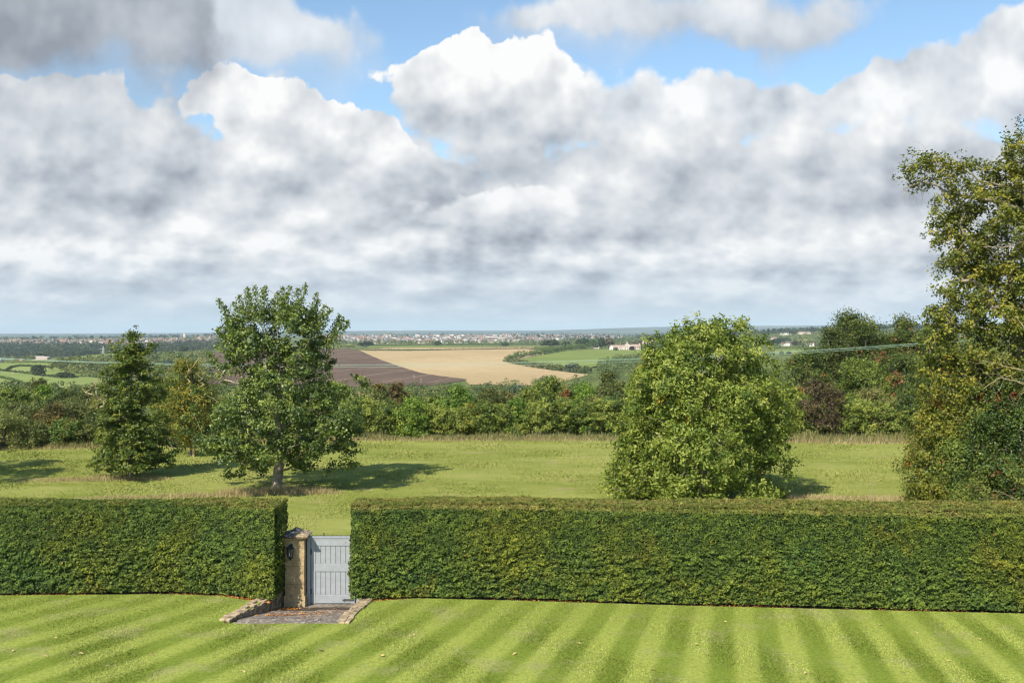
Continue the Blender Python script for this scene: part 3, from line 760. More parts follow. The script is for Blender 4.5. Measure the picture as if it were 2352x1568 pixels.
def yew_hedge(name, label, x0, x1, front, back, ztop, end_dir, seed, dens=2700):
    """front(x), back(x) give the depth of the two faces, ztop(x) the height; end faces are rounded"""
    g = np.random.default_rng(seed)
    rc = 0.16
    def prof(x, s, wob=True):
        """s 0..1 runs up the front face, 1..2 across the top, 2..3 down the back"""
        f, b, t = front(x) + 0.03 * np.sin(x * 0.8 + seed) + 0.015 * np.sin(x * 2.3), back(x), ztop(x) + 0.022 * np.sin(x * 0.9 + seed) + 0.012 * np.sin(x * 2.7 + 1)
        y = np.where(s < 1, f, np.where(s < 2, f + (b - f) * (s - 1), b))
        z = np.where(s < 1, 0.06 + (t - 0.06) * s, np.where(s < 2, t, t + (0.1 - t) * (s - 2)))
        # batter: the foot stands a little proud of the top, with a tuck at the very bottom
        y = y - np.where(s < 1, 0.10 * (1 - s), 0)
        # rounded shoulders
        d1 = np.clip((rc - np.abs(z - t)) / rc, 0, 1) * np.clip((rc - np.abs(y - f)) / rc, 0, 1)
        z = z - d1 * rc * 0.33; y = y + d1 * rc * 0.33
        ny = np.where(s < 1, -1.0, np.where(s < 2, 0.0, 1.0)); nz = np.where((s >= 1) & (s < 2), 1.0, 0.08)
        return y, z, ny, nz
    # solid dark core
    xs = np.arange(x0 + 0.14, x1 - 0.10, 0.12); ss = np.linspace(0, 3, 60)
    X, Sg = np.meshgrid(xs, ss); y, z, ny, nz = prof(X, Sg)
    Y = y - ny * 0.13; Z = z - np.where(nz > 0.5, 0.12, 0); 
    V = np.stack([X, Y, Z], -1).reshape(-1, 3); h, w = X.shape
    i, j = np.meshgrid(np.arange(h - 1), np.arange(w - 1), indexing='ij')
    Fq = np.stack([i * w + j, i * w + j + 1, (i + 1) * w + j + 1, (i + 1) * w + j], -1).reshape(-1, 4)
    # end caps of the core
    caps = []
    for e, jx in ((x0 + 0.14, 0), (x1 - 0.12, w - 1)):
        b = len(V) + len(caps) * 0
        col = [r * w + jx for r in range(h)]
        n2 = h // 2
        caps += [[col[q], col[q + 1], col[h - 2 - q], col[h - 1 - q]] for q in range(n2 - 1)]
    Fq = np.vstack([Fq, np.array(caps)])
    nv = len(V)
    # sprigs
    Ls = x1 - x0; A = Ls * (2.6 + 1.35 + 0.9); n = int(A * dens)
    s = g.random(n); s = np.where(s < 2.6 / 4.85, s / (2.6 / 4.85), np.where(s < 3.95 / 4.85, 1 + (s - 2.6 / 4.85) / (1.35 / 4.85), 2 + 0.3 * (s - 3.95 / 4.85) / (0.9 / 4.85)))
    x = g.uniform(x0, x1, n); y, z, ny, nz = prof(x, s)
    P = np.stack([x, y, z], 1); N = np.stack([x * 0, ny, nz], 1)
    # end faces
    for e, sx in ((x0, -1.0), (x1, 1.0)):
        if (sx < 0) not in end_dir: continue
        m = int(1.3 * 2.6 * dens); f, b, t = front(e), back(e), ztop(e)
        yy = g.uniform(f, b, m); zz = g.uniform(0.06, t, m)
        pe = np.stack([np.full(m, e), yy, zz], 1); ne = np.stack([np.full(m, sx), yy * 0, yy * 0 + 0.08], 1)
        P = np.vstack([P, pe]); N = np.vstack([N, ne])
    # rounded vertical corners at the ends
    for e, sx in ((x0, -1.0), (x1, 1.0)):
        if (sx < 0) not in end_dir: continue
        dx = np.clip((0.22 - np.abs(P[:, 0] - e)) / 0.22, 0, 1); dy = np.clip((0.22 - np.abs(P[:, 1] - front(P[:, 0]))) / 0.22, 0, 1)
        k = dx * dy * 0.075; P[:, 0] -= sx * k; P[:, 1] += k
    low = P[:, 2] < 1.42 + 0.12 * np.sin(P[:, 0] * 0.9 + seed)
    rough = np.where(low, 1.15, 0.55); rough = np.where(N[:, 2] > 0.5, 0.45, rough)
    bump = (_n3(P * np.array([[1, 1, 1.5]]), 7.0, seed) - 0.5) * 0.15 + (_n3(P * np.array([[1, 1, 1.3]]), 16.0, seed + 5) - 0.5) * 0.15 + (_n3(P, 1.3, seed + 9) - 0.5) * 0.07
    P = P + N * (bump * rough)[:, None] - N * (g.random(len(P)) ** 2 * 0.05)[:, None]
    NN = N + g.normal(size=P.shape) * 0.52; NN[:, 2] += 0.22
    sz = g.uniform(0.7, 1.3, len(P)) * np.where(low, 1.12, 0.95)
    V2, F2 = leaf_quads(P, NN, 0.052 * sz, 0.026 * sz, g, 0.12, tdir=N * 0.5 + np.array([[0, 0, 0.2]]))
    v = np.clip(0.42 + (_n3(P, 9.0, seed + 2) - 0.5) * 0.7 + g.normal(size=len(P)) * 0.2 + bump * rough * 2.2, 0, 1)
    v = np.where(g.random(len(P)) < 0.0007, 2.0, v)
    o = empty(name, (0, 0, 0)); tag(o, label, 'hedge', 'clipped yew hedges either side of the gate')
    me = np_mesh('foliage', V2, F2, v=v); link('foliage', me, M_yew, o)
    core = np_mesh('inner_branches', V, Fq, smooth=True); link('inner_branches', core, M_core, o)
    return o

ed = lambda x: lawn_edge(x) + 0.12
yew_hedge('yew_hedge', 'clipped yew hedge to the left of the stone gate pillar', -19.5, -6.56,
          lambda x: np.interp(x, [-19, -14.4, -9.6, -8.2, -7.4, -6.6], [28.6, 28.42, 28.55, 28.3, 27.95, 27.72]), lambda x: np.interp(x, [-19, -9, -6.6], [29.75, 29.75, 29.1]),
          lambda x: np.interp(x, [-19, -14, -9, -6.6], [2.54, 2.50, 2.50, 2.62]), (False,), 3)
yew_hedge('yew_hedge', 'long clipped yew hedge running from the grey gate to the right edge', -4.52, 19.0,
          lambda x: np.interp(x, [-4.5, -2.7, 0.3, 5.1, 13.7, 19], [27.75, 28.05, 27.85, 27.33, 26.6, 26.2]), lambda x: np.interp(x, [-4.5, -2.7, 5, 14, 19], [29.0, 29.3, 28.8, 28.25, 27.9]),
          lambda x: np.interp(x, [-4.5, 0, 14, 19], [2.64, 2.64, 2.67, 2.67]), (True,), 8)

# ------------------------------------------------------------------ stone pillar, gate, lantern, walls, path
def mat_stone():
    m, T, bs = new_mat('hamstone')
    tc = T.new('ShaderNodeTexCoord').outputs['Object']
    n1 = T.noise(tc, 2.2, 6, 0.65); n2 = T.noise(tc, 16.0, 5, 0.7)
    c = T.ramp(T.add(T.mul(n1, 0.6), T.mul(n2, 0.4)), [(0.33, (0.21, 0.15, 0.085)), (0.48, (0.37, 0.27, 0.145)), (0.60, (0.50, 0.385, 0.215)), (0.72, (0.58, 0.48, 0.31))])
    c = T.mix(T.smooth(T.noise(T.vadd(tc, (4.0, 0, 0)), 7.0, 5, 0.7), 0.60, 0.66, 0.0, 0.75), c, (0.36, 0.20, 0.035))
    c = T.mix(T.smooth(T.noise(T.vadd(tc, (0, 9.0, 0)), 5.0, 5, 0.7), 0.60, 0.66, 0.0, 0.6), c, (0.09, 0.075, 0.06))
    z = T.sep(tc)[2]
    c = T.mix(T.mul(T.smooth(T.m('ABSOLUTE', T.sub(T.m('FRACT', T.div(T.add(z, 0.11), 0.52)), 0.5)), 0.022, 0.008), 0.55), c, (0.08, 0.065, 0.045))
    T.l.new(c, bs.inputs['Base Color']); bs.inputs['Roughness'].default_value = 0.95; bs.inputs['Specular IOR Level'].default_value = 0.15
    b = T.new('ShaderNodeBump'); b.inputs['Strength'].default_value = 0.8; b.inputs['Distance'].default_value = 0.015
    T.l.new(T.add(T.noise(tc, 9, 6, 0.7), T.mul(T.voro(tc, 26), 0.4)), b.inputs['Height']); T.l.new(b.outputs[0], bs.inputs['Normal'])
    return m
M_stone = mat_stone()
def mat_capstone():
    m, T, bs = new_mat('lichened_capstone')
    tc = T.new('ShaderNodeTexCoord').outputs['Object']
    c = T.mix(T.smooth(T.noise(tc, 6, 5, 0.7), 0.4, 0.6), (0.22, 0.16, 0.09), (0.36, 0.26, 0.14))
    x = T.sep(tc)[0]
    dk = T.smooth(T.add(x, T.mul(T.sub(T.noise(tc, 9, 4, 0.6), 0.5), 0.25)), 0.06, -0.02)
    c = T.mix(T.mul(dk, 0.8), c, (0.050, 0.045, 0.045))
    c = T.mix(T.smooth(T.noise(T.vadd(tc, (3.0, 1.0, 0)), 13.0, 4, 0.6), 0.56, 0.60, 0.0, 0.9), c, (0.55, 0.50, 0.45))
    T.l.new(c, bs.inputs['Base Color']); bs.inputs['Roughness'].default_value = 0.95
    b = T.new('ShaderNodeBump'); b.inputs['Strength'].default_value = 0.7; b.inputs['Distance'].default_value = 0.02
    T.l.new(T.noise(tc, 14, 6, 0.7), b.inputs['Height']); T.l.new(b.outputs[0], bs.inputs['Normal'])
    return m
M_cap = mat_capstone()

def worn(o, amp=0.008, cuts=3, scale=6.0, seed=0.0):
    """weathers the edges and faces of a stone"""
    me = o.data; import bmesh
    from mathutils import noise as mn
    bm = bmesh.new(); bm.from_mesh(me)
    bmesh.ops.subdivide_edges(bm, edges=bm.edges[:], cuts=cuts, use_grid_fill=True)
    for v in bm.verts:
        q = v.co * scale + Vector((seed, seed, 0)); v.co += Vector((mn.noise(q), mn.noise(q + Vector((7, 0, 0))), mn.noise(q + Vector((0, 9, 0))))) * amp
    bm.to_mesh(me); bm.free(); me.update()

PX0, PX1, PY0, PY1, PZ = -6.52, -5.965, 28.58, 29.13, -0.43
p = empty('gate_pillar', ((PX0 + PX1) / 2, (PY0 + PY1) / 2, PZ)); tag(p, 'square honey coloured stone pillar with a lichen covered pyramid cap', 'pillar')
hw = (PX1 - PX0) / 2
b = MB(); b.box(-hw, hw, -hw, hw, 0.34, 1.93); o = b.build('shaft', M_stone, p); worn(o, 0.012, 7)
b = MB(); b.box(-hw - 0.025, hw + 0.025, -hw - 0.025, hw + 0.025, -0.1, 0.337); o = b.build('plinth', M_stone, p); worn(o, 0.014, 6, seed=3)
b = MB(); b.ring([(1.932, (hw + 0.015) * 1.414), (1.955, (hw + 0.04) * 1.414), (1.985, (hw + 0.045) * 1.414)], 0, 0, 4)
b.build('necking', M_stone, p)
b = MB(); b.ring([(1.987, (hw + 0.05) * 1.414), (2.01, (hw + 0.10) * 1.414), (2.055, (hw + 0.115) * 1.414), (2.07, (hw + 0.10) * 1.414), (2.15, (hw * 0.62) * 1.414), (2.235, 0.085), (2.26, 0.02)], 0, 0, 4)
o = b.build('cap', M_cap, p); worn(o, 0.014, 3, seed=8)

M_iron = simple('black_iron', (0.012, 0.012, 0.013), 0.45, 0.3, 12.0, spec=0.5)
M_glass = simple('lantern_glass', (0.055, 0.058, 0.06), 0.08, 0.1, 3.0, spec=0.7)
M_bulb = simple('candle_bulb', (0.75, 0.70, 0.6), 0.4)
def lantern():
    t = empty('wall_lantern', (-6.335, 28.56, 1.06)); tag(t, 'black iron wall lantern hanging on the front of the stone pillar', 'lantern')
    b = MB(); b.box(-0.035, 0.035, 0.0, 0.025, -0.04, 0.34); b.tube((0, 0.01, 0.30), (0, -0.13, 0.36), 0.009); b.tube((0, -0.13, 0.36), (0, -0.13, 0.33), 0.010)
    b.build('wall_bracket', M_iron, t)
    c = -0.13
    b = MB(); b.ring([(0.235, 0.105), (0.245, 0.115), (0.29, 0.065), (0.315, 0.045), (0.33, 0.03), (0.345, 0.012)], 0, c, 6, 0); b.build('hood', M_iron, t)
    b = MB()
    for i in range(6):
        a0, a1 = math.pi / 3 * i, math.pi / 3 * (i + 1)
        b.tube((0.072 * math.cos(a0), c + 0.072 * math.sin(a0), -0.02), (0.095 * math.cos(a0), c + 0.095 * math.sin(a0), 0.237), 0.006, k=5)
        for z, r in ((0.0, 0.074), (0.11, 0.084), (0.233, 0.096)):
            b.tube((r * math.cos(a0), c + r * math.sin(a0), z), (r * math.cos(a1), c + r * math.sin(a1), z), 0.005, k=5)
    b.build('cage', M_iron, t)
    b = MB(); b.ring([(0.0, 0.066), (0.232, 0.089)], 0, c, 6, 0); b.build('glass', M_glass, t)
    b = MB(); b.ring([(-0.115, 0.006), (-0.10, 0.018), (-0.075, 0.022), (-0.05, 0.05), (-0.02, 0.08), (-0.004, 0.075)], 0, c, 6, 0); b.build('base_finial', M_iron, t)
    b = MB(); b.tube((0, c - 0.094, 0.05), (0, c - 0.096, 0.13), 0.011, 0.006, 8); b.build('candle_bulb', M_bulb, t)
lantern()

M_paint = simple('pale_grey_paint', (0.325, 0.35, 0.372), 0.5, 0.05, 6.0, spec=0.4, bump=0.1, bscale=40)
M_groove = simple('groove_shadow_gap', (0.16, 0.18, 0.20), 0.8)
M_bolt = simple('galvanised_bolt', (0.10, 0.10, 0.105), 0.4, 0.2, 20, metal=0.6)
def gate():
    x0, x1, yF, z0, z1 = -5.83, -4.56, 28.92, -0.41, 1.50
    t = empty('garden_gate', (x0, yF, -0.45)); tag(t, 'tall pale grey painted wooden gate with two panels of vertical boards', 'gate')
    def mk(name, *boxes, mat=M_paint, bev=0.005):
        b = MB()
        for q in boxes: b.box(q[0] - x0, q[1] - x0, q[2] - yF, q[3] - yF, q[4] + 0.45, q[5] + 0.45)
        return b.build(name, mat, t, bevel=bev)
    D = yF + 0.05
    mk('stile', (x0, x0 + 0.125, yF, D, z0, z1)); mk('stile', (x1 - 0.125, x1, yF, D, z0, z1))
    xa, xb = x0 + 0.127, x1 - 0.127
    mk('top_rail', (xa, xb, yF + 0.001, D, 1.27, z1)); mk('middle_rail', (xa, xb, yF + 0.001, D, 0.52, 0.755)); mk('bottom_rail', (xa, xb, yF + 0.001, D, z0 + 0.01, -0.155))
    mk('capping', (x0 - 0.015, x1 + 0.015, yF - 0.022, D + 0.02, z1 + 0.002, z1 + 0.04), (x0 - 0.004, x1 + 0.004, yF - 0.008, yF - 0.001, z1 - 0.05, z1 - 0.002))
    n = 7; w = (xb - xa) / n
    for za, zb in ((0.757, 1.268), (-0.153, 0.518)):
        b = MB()
        for i in range(n):
            b.box(xa + w * i + 0.005 - x0, xa + w * (i + 1) - 0.005 - x0, 0.022, 0.040, za + 0.45, zb + 0.45, 0)
        b.box(xa - x0, xb - x0, 0.041, 0.048, za + 0.45, zb + 0.45, 1)
        me_o = b.build('board_panel', [M_paint, M_groove], t, bevel=0.004)
    # hinges, bolt, latch knob
    mk('hinge', (x0 - 0.02, x0 + 0.012, yF - 0.012, yF - 0.001, 1.02, 1.20), mat=M_iron, bev=0.003)
    mk('hinge', (x0 - 0.02, x0 + 0.012, yF - 0.012, yF - 0.001, -0.12, 0.03), mat=M_iron, bev=0.003)
    b = MB(); b.tube((x1 - 0.36 - x0, -0.022, 0.155), (x1 - 0.03 - x0, -0.022, 0.155), 0.014, k=8); b.box(x1 - 0.33 - x0, x1 - 0.05 - x0, -0.012, -0.001, 0.130, 0.180)
    bo = b.build('bolt', M_bolt, t)
    b = MB(); b.tube((x1 - 0.34 - x0, -0.03, 0.155), (x1 - 0.34 - x0, -0.07, 0.155), 0.010, k=8); b.build('handle', M_bolt, bo)
    b = MB(); b.tube((x1 - 0.27 - x0, -0.02, z1 - 0.13 + 0.45), (x1 - 0.27 - x0, 0.0, z1 - 0.13 + 0.45), 0.009, k=8); b.build('stud', M_bolt, t)
    # post the gate hangs from
    g = empty('gate_post', (-5.895, 28.9, -0.46)); tag(g, 'narrow pale grey wooden post between the stone pillar and the gate', 'post')
    b = MB(); b.box(-0.045, 0.045, -0.06, 0.16, 0.0, 1.98); b.build('post_shaft', M_paint, g, bevel=0.006)
    b = MB(); b.box(-0.055, 0.055, -0.075, 0.175, 1.982, 2.005); b.build('post_top', M_paint, g, bevel=0.004)
    g = empty('gate_post', (-4.47, 28.95, -0.46)); tag(g, 'pale grey wooden post hidden in the hedge at the latch side of the gate', 'post')
    b = MB(); b.box(-0.05, 0.05, -0.06, 0.14, 0.0, 1.98); b.build('post_shaft', M_paint, g, bevel=0.006)
    b = MB(); b.box(-0.06, 0.06, -0.075, 0.155, 1.982, 2.005); b.build('post_top', M_paint, g, bevel=0.004)
gate()

def iron_fence():
    t = empty('estate_fence', (-6.3, 30.45, 0)); tag(t, 'thin dark iron estate fence just behind the grey gate', 'fence')
    for i in range(4):
        b = MB(); b.box(-0.012 + 1.95 * i - 1.4, 0.012 + 1.95 * i - 1.4, -0.01, 0.01, -0.1, 1.34); b.build('post', M_iron, t)
    for z in (1.25, 0.98, 0.72, 0.48, 0.25):
        b = MB(); b.box(-2.2, 5.2, -0.014, -0.0105, z - 0.010, z + 0.010); b.build('rail', M_iron, t)
iron_fence()

def mat_slab():
    m, T, bs = new_mat('blue_lias_slabs')
    tc = T.new('ShaderNodeNewGeometry').outputs['Position']
    c = T.mix(T.smooth(T.noise(tc, 1.8, 5, 0.6), 0.35, 0.65), (0.13, 0.108, 0.092), (0.23, 0.19, 0.155))
    c = T.mix(T.smooth(T.noise(tc, 9.0, 6, 0.7), 0.52, 0.60, 0.0, 0.8), c, (0.40, 0.37, 0.31))
    c = T.mix(T.smooth(T.noise(T.vadd(tc, (5, 5, 0)), 3.5, 4, 0.6), 0.6, 0.7, 0.0, 0.5), c, (0.10, 0.11, 0.05))
    T.l.new(c, bs.inputs['Base Color']); bs.inputs['Roughness'].default_value = 0.85; bs.inputs['Specular IOR Level'].default_value = 0.2
    b = T.new('ShaderNodeBump'); b.inputs['Strength'].default_value = 0.5; b.inputs['Distance'].default_value = 0.01
    T.l.new(T.noise(tc, 12, 6, 0.7), b.inputs['Height']); T.l.new(b.outputs[0], bs.inputs['Normal'])
    return m
M_slab = mat_slab()
M_rubble = simple('rubble_stone', (0.34, 0.26, 0.17), 0.95, 0.28, 7.0, bump=0.7, bscale=18, spec=0.1)
M_mortar = simple('earth_mortar', (0.07, 0.05, 0.035), 1.0, 0.2)
M_coping = simple('coping_stone', (0.40, 0.31, 0.20), 0.95, 0.30, 8.0, bump=0.7, bscale=20, spec=0.1)

def path():
    g = np.random.default_rng(21)
    zf = lambda y: np.interp(y, [25.9, 28.7], [-0.03, -0.455])
    b = MB()   # slabs of the ramp
    ys = [25.93, 26.55, 27.1, 27.75, 28.35, 29.6]
    for a, c in zip(ys[:-1], ys[1:]):
        x = -7.25 + g.uniform(0, 0.1)
        while x < -4.0:
            w = g.uniform(0.55, 1.05); x1 = min(x + w, -3.9)
            q = [(x + 0.007, a + .007), (x1 - 0.007, a + .007), (x1 - 0.007, c - .007), (x + 0.007, c - .007)]
            dz = g.uniform(-0.006, 0.006)
            top = [(X, Y, float(zf(Y)) + dz + g.uniform(-0.003, 0.003)) for X, Y in q]
            b.add(top + [(X, Y, Z - 0.06) for X, Y, Z in top], [(0, 1, 2, 3), (0, 4, 5, 1), (1, 5, 6, 2), (2, 6, 7, 3), (3, 7, 4, 0)])
            x = x1
    o = b.build('path', M_slab); tag(o, 'worn stone slab path sloping down to the grey gate', None, None, 'structure')
    b = MB(); b.add([(-7.6, 25.5, -0.09), (-3.8, 25.5, -0.09), (-3.8, 29.7, -0.53), (-7.6, 29.7, -0.53)], [(0, 1, 2, 3)])
    o = b.build('path_bed', M_mortar); tag(o, 'dark earth bed showing in the joints of the slab path', None, None, 'structure')
    # landing slabs flush with the lawn
    edges = [-7.06, -6.42, -6.12, -5.72, -5.05, -4.34]
    for i, (xa, xb) in enumerate(zip(edges[:-1], edges[1:])):
        xm = (xa + xb) / 2; sk = 0.10
        b = MB(); q = [(xa + .008 - sk, 25.56), (xb - .008 - sk, 25.55), (xb - .008 + sk, 25.91), (xa + .008 + sk, 25.91)]
        q = [(X - xm, Y - 25.7) for X, Y in q]
        b.add([(X, Y, 0.012 + 0.004 * (i % 2)) for X, Y in q] + [(X, Y, -0.07) for X, Y in q], [(0, 1, 2, 3), (4, 7, 6, 5), (0, 4, 5, 1), (1, 5, 6, 2), (2, 6, 7, 3), (3, 7, 4, 0)])
        o = b.build('paving_slab', M_slab, None, bevel=0.006); o.location = (xm, 25.7, 0)
        tag(o, ['pale flat slab at the left end of the row edging the path', 'dark narrow slab second from the left in the edging row', 'dark slab in the middle of the edging row at the path mouth', 'long pale slab right of the middle in the edging row', 'long mottled slab at the right end of the edging row'][i], 'paving slab', 'edging slabs at the path mouth')
    # left retaining wall
    t = empty('retaining_wall', (-7.28, 25.62, -0.5)); tag(t, 'low rubble stone retaining wall along the left of the sunken path', 'wall')
    A, B = Vector((-7.33, 25.75, 0)), Vector((-6.60, 28.75, 0)); d = (B - A); L = d.length; d.normalize(); nrm = Vector((d.y, -d.x, 0))
    O = Vector((-7.28, 25.62, -0.5))
    b = MB(); mb = MB()
    rows = 9
    for r in range(rows):
        z1 = -0.02 - r * 0.055; s = g.uniform(-0.1, 0)
        while s < L:
            w = g.uniform(0.10, 0.24); h = 0.046 + g.uniform(-0.006, 0.004); s1 = min(s + w, L)
            if s1 - max(s, 0) > 0.04 and z1 - h > float(np.interp(s, [0, L], [-0.10, -0.52])):
                pr = g.uniform(0.0, 0.022)
                cs = []
                for (ss, dd) in ((max(s, 0) + .006, pr), (s1 - .006, pr + g.uniform(-.006, .006)), (s1 - .006, -0.12), (max(s, 0) + .006, -0.12)):
                    q = A + d * ss + nrm * dd - O; cs.append(q)
                j = [g.uniform(-0.004, 0.004) for _ in range(4)]
                b.add([(q.x, q.y, z1 + 0.5 + j[i]) for i, q in enumerate(cs)] + [(q.x, q.y, z1 - h + 0.5) for q in cs], [(0, 1, 2, 3)[::-1], (4, 5, 6, 7), (0, 1, 5, 4), (1, 2, 6, 5), (2, 3, 7, 6), (3, 0, 4, 7)])
            s = s1
    b.build('stone_courses', M_rubble, t, bevel=0.006)
    q0, q1, q2, q3 = [A + nrm * -0.01 - O, B + nrm * -0.01 - O, B + nrm * -0.3 - O, A + nrm * -0.3 - O]
    mb.add([(q.x, q.y, 0.475) for q in (q0, q1, q2, q3)] + [(q.x, q.y, -0.1) for q in (q0, q1, q2, q3)], [(0, 1, 2, 3), (0, 4, 5, 1), (1, 5, 6, 2), (2, 6, 7, 3), (3, 7, 4, 0)])
    mb.build('wall_core', M_mortar, t)
    def coping(parent, O, A, d, nrm, L, off, w, z, name):
        b = MB(); s = 0.0
        while s < L:
            ln = g.uniform(0.14, 0.34); s1 = min(s + ln, L)
            a0, a1 = off + g.uniform(-.02, .02), off - w + g.uniform(-.04, .04)
            zz = z + g.uniform(-0.008, 0.014)
            split = g.uniform(0.35, 0.65)
            for (c0, c1) in ((a0, a0 + (a1 - a0) * split), (a0 + (a1 - a0) * split, a1)):
                if g.random() < 0.08: continue
                cs = [A + d * (s + .006) + nrm * c0 - O, A + d * (s1 - .006) + nrm * c0 - O, A + d * (s1 - .006) + nrm * (c1 + .01) - O, A + d * (s + .006) + nrm * (c1 + .01) - O]
                zz2 = zz + g.uniform(-.006, .006)
                b.add([(q.x, q.y, zz2 - O.z * 0 + g.uniform(-.004, .004)) for q in cs] + [(q.x, q.y, zz2 - 0.06) for q in cs], [(0, 1, 2, 3)[::-1], (4, 5, 6, 7), (0, 1, 5, 4), (1, 2, 6, 5), (2, 3, 7, 6), (3, 0, 4, 7)])
            s = s1
        return b.build(name, M_coping, parent, bevel=0.010)
    coping(t, O, A, d, nrm, L + 0.05, 0.02, 0.34, 0.545, 'coping')
    # right border
    t2 = empty('retaining_wall', (-4.40, 25.6, 0)); tag(t2, 'rough stone edging wall curving down the right side of the sunken path', 'wall')
    P = [Vector((-4.44, 25.55, 0)), Vector((-4.36, 26.5, 0)), Vector((-4.18, 27.5, 0)), Vector((-4.02, 28.5, 0))]
    O2 = Vector((-4.40, 25.6, 0))
    for a, c in zip(P[:-1], P[1:]):
        dd = (c - a); Lc = dd.length; dd.normalize(); nn = Vector((dd.y, -dd.x, 0))
        coping(t2, O2, a, dd, nn, Lc, 0.26, 0.36, 0.045, 'coping')
        w = MB(); qs = [a + nn * -0.02 - O2, c + nn * -0.02 - O2, c + nn * 0.14 - O2, a + nn * 0.14 - O2]
        w.add([(q.x, q.y, -0.035) for q in qs] + [(q.x, q.y, -0.6) for q in qs], [(0, 1, 2, 3)[::-1], (0, 4, 5, 1)[::-1], (1, 5, 6, 2)[::-1], (2, 6, 7, 3)[::-1], (3, 7, 4, 0)[::-1]])
        w.build('stone_courses', M_rubble, t2)
    # threshold under the gate
    b = MB(); b.box(-0.68, 0.68, -0.14, 0.14, -0.08, 0.02); o = b.build('threshold', M_mortar); o.location = (-5.2, 28.98, -0.45); tag(o, 'dark stone threshold beneath the grey gate', 'step')
path()

M_leaf_fall = leafmat('fallen_leaf', [(0.20, 0.07, 0.02), (0.36, 0.14, 0.03), (0.48, 0.26, 0.08)], trans=0.1, orand=0)
M_leaf_pale = simple('pale_fallen_leaf', (0.46, 0.36, 0.14), 0.7, 0.2, 8)
def fallen():
    g = np.random.default_rng(31)
    P = []
    for (x, y, rx, ry, n) in ((-6.35, 28.25, 0.28, 0.28, 220), (-6.35, 26.9, 0.5, 0.12, 110), (-5.7, 27.2, 0.5, 0.12, 60), (-5.0, 27.55, 0.3, 0.06, 30), (-5.5, 27.0, 1.1, 1.0, 60)):
        for _ in range(n):
            P.append((x + g.normal() * rx * 0.6, y + g.normal() * ry * 0.6))
    P = np.array([q for q in P if recess(q[0] - .05, q[1])]); z = np.interp(P[:, 1], [25.9, 28.7], [-0.03, -0.455]) + 0.012 + g.random(len(P)) * 0.02
    P1 = np.column_stack([P, z])
    xs = g.uniform(-15, 15, 2600); ys = lawn_edge(xs) + 0.05 + np.abs(g.normal(size=len(xs))) * 0.12 + 0.02
    k = (np.sin(xs * 1.3) + g.normal(size=len(xs)) * 0.6 > 0.2) & ~((xs > -6.6) & (xs < -4.2)); P2 = np.column_stack([xs, ys, xs * 0 - 0.03 + g.random(len(xs)) * 0.03])[k]
    xs = np.concatenate([g.uniform(-8.4, -6.7, 320), g.uniform(-4.1, -3.0, 120)]); P3 = np.column_stack([xs, lawn_edge(xs) + g.uniform(0.0, 0.22, len(xs)), xs * 0 - 0.01])
    P = np.vstack([P1, P2, P3])
    N = np.tile([[0, 0, 1.0]], (len(P), 1)) + g.normal(size=P.shape) * 0.35
    V, Fq = leaf_quads(P, N, 0.06 * g.uniform(0.6, 1.2, len(P)), 0.035, g)
    o = link('fallen_leaves', np_mesh('fallen_leaves', V, Fq, v=g.random(len(P))), M_leaf_fall); tag(o, 'drift of orange brown fallen leaves on the path and under the hedge', 'fallen leaves', None, 'stuff')
    pts = [(330, 1403), (128, 1467), (30, 1497), (105, 1509), (186, 1503), (350, 1505), (245, 1532), (700, 1500), (738, 1497), (878, 1508), (1182, 1504), (1330, 1480), (1400, 1458), (1600, 1482), (1640, 1400), (1666, 1430), (1990, 1440), (2105, 1456), (2022, 1437), (1850, 1568 - 20), (1500, 1540), (950, 1460), (2250, 1470), (560, 1545), (2180, 1520)]
    Q = []
    for px, py in pts:
        Y = CAM_H * F / (py - HZ); Q.append((at(px, Y), Y, 0.035))
    Q = np.array(Q); V, Fq = leaf_quads(Q, np.tile([[0, 0, 1.0]], (len(Q), 1)) + g.normal(size=Q.shape) * 0.3, 0.13 * g.uniform(0.6, 1.2, len(Q)), 0.065, g, 0.3, tdir=np.array([[1.0, 0, 0]]))
    o = link('lawn_leaves', np_mesh('lawn_leaves', V, Fq), M_leaf_pale); tag(o, 'scattered pale fallen leaves lying on the striped lawn', 'fallen leaves', None, 'stuff')
fallen()

# ------------------------------------------------------------------ trees and bushes
M_bark = simple('grey_bark', (0.17, 0.145, 0.115), 0.95, 0.3, 9.0, bump=0.5, bscale=25, spec=0.1, col2=(0.065, 0.055, 0.045))
M_bark_pale = simple('pale_bark', (0.30, 0.26, 0.20), 0.9, 0.3, 5.0, spec=0.1, col2=(0.17, 0.14, 0.10))
M_bark_yel = simple('lichened_bark', (0.34, 0.29, 0.20), 0.9, 0.25, 5.0, spec=0.1, col2=(0.26, 0.20, 0.05))
M_maple = leafmat('maple_leaf', [(0.036, 0.062, 0.015), (0.070, 0.106, 0.022), (0.115, 0.156, 0.031), (0.175, 0.212, 0.038)], rough=0.42, spec=0.45, orand=0, accent=(0.26, 0.27, 0.03))
M_beech = leafmat('hornbeam_leaf', [(0.034, 0.060, 0.012), (0.064, 0.100, 0.016), (0.105, 0.140, 0.020), (0.175, 0.180, 0.030)], rough=0.45, orand=0, accent=(0.22, 0.14, 0.03))
M_walnut = leafmat('walnut_leaf', [(0.052, 0.082, 0.012), (0.110, 0.155, 0.020), (0.178, 0.222, 0.034), (0.27, 0.295, 0.066)], rough=0.5, spec=0.35, trans=0.34, orand=0, accent=(0.34, 0.26, 0.03))
M_gold = leafmat('yellowing_leaf', [(0.046, 0.074, 0.012), (0.085, 0.115, 0.016), (0.15, 0.158, 0.020), (0.27, 0.205, 0.022)], orand=0)
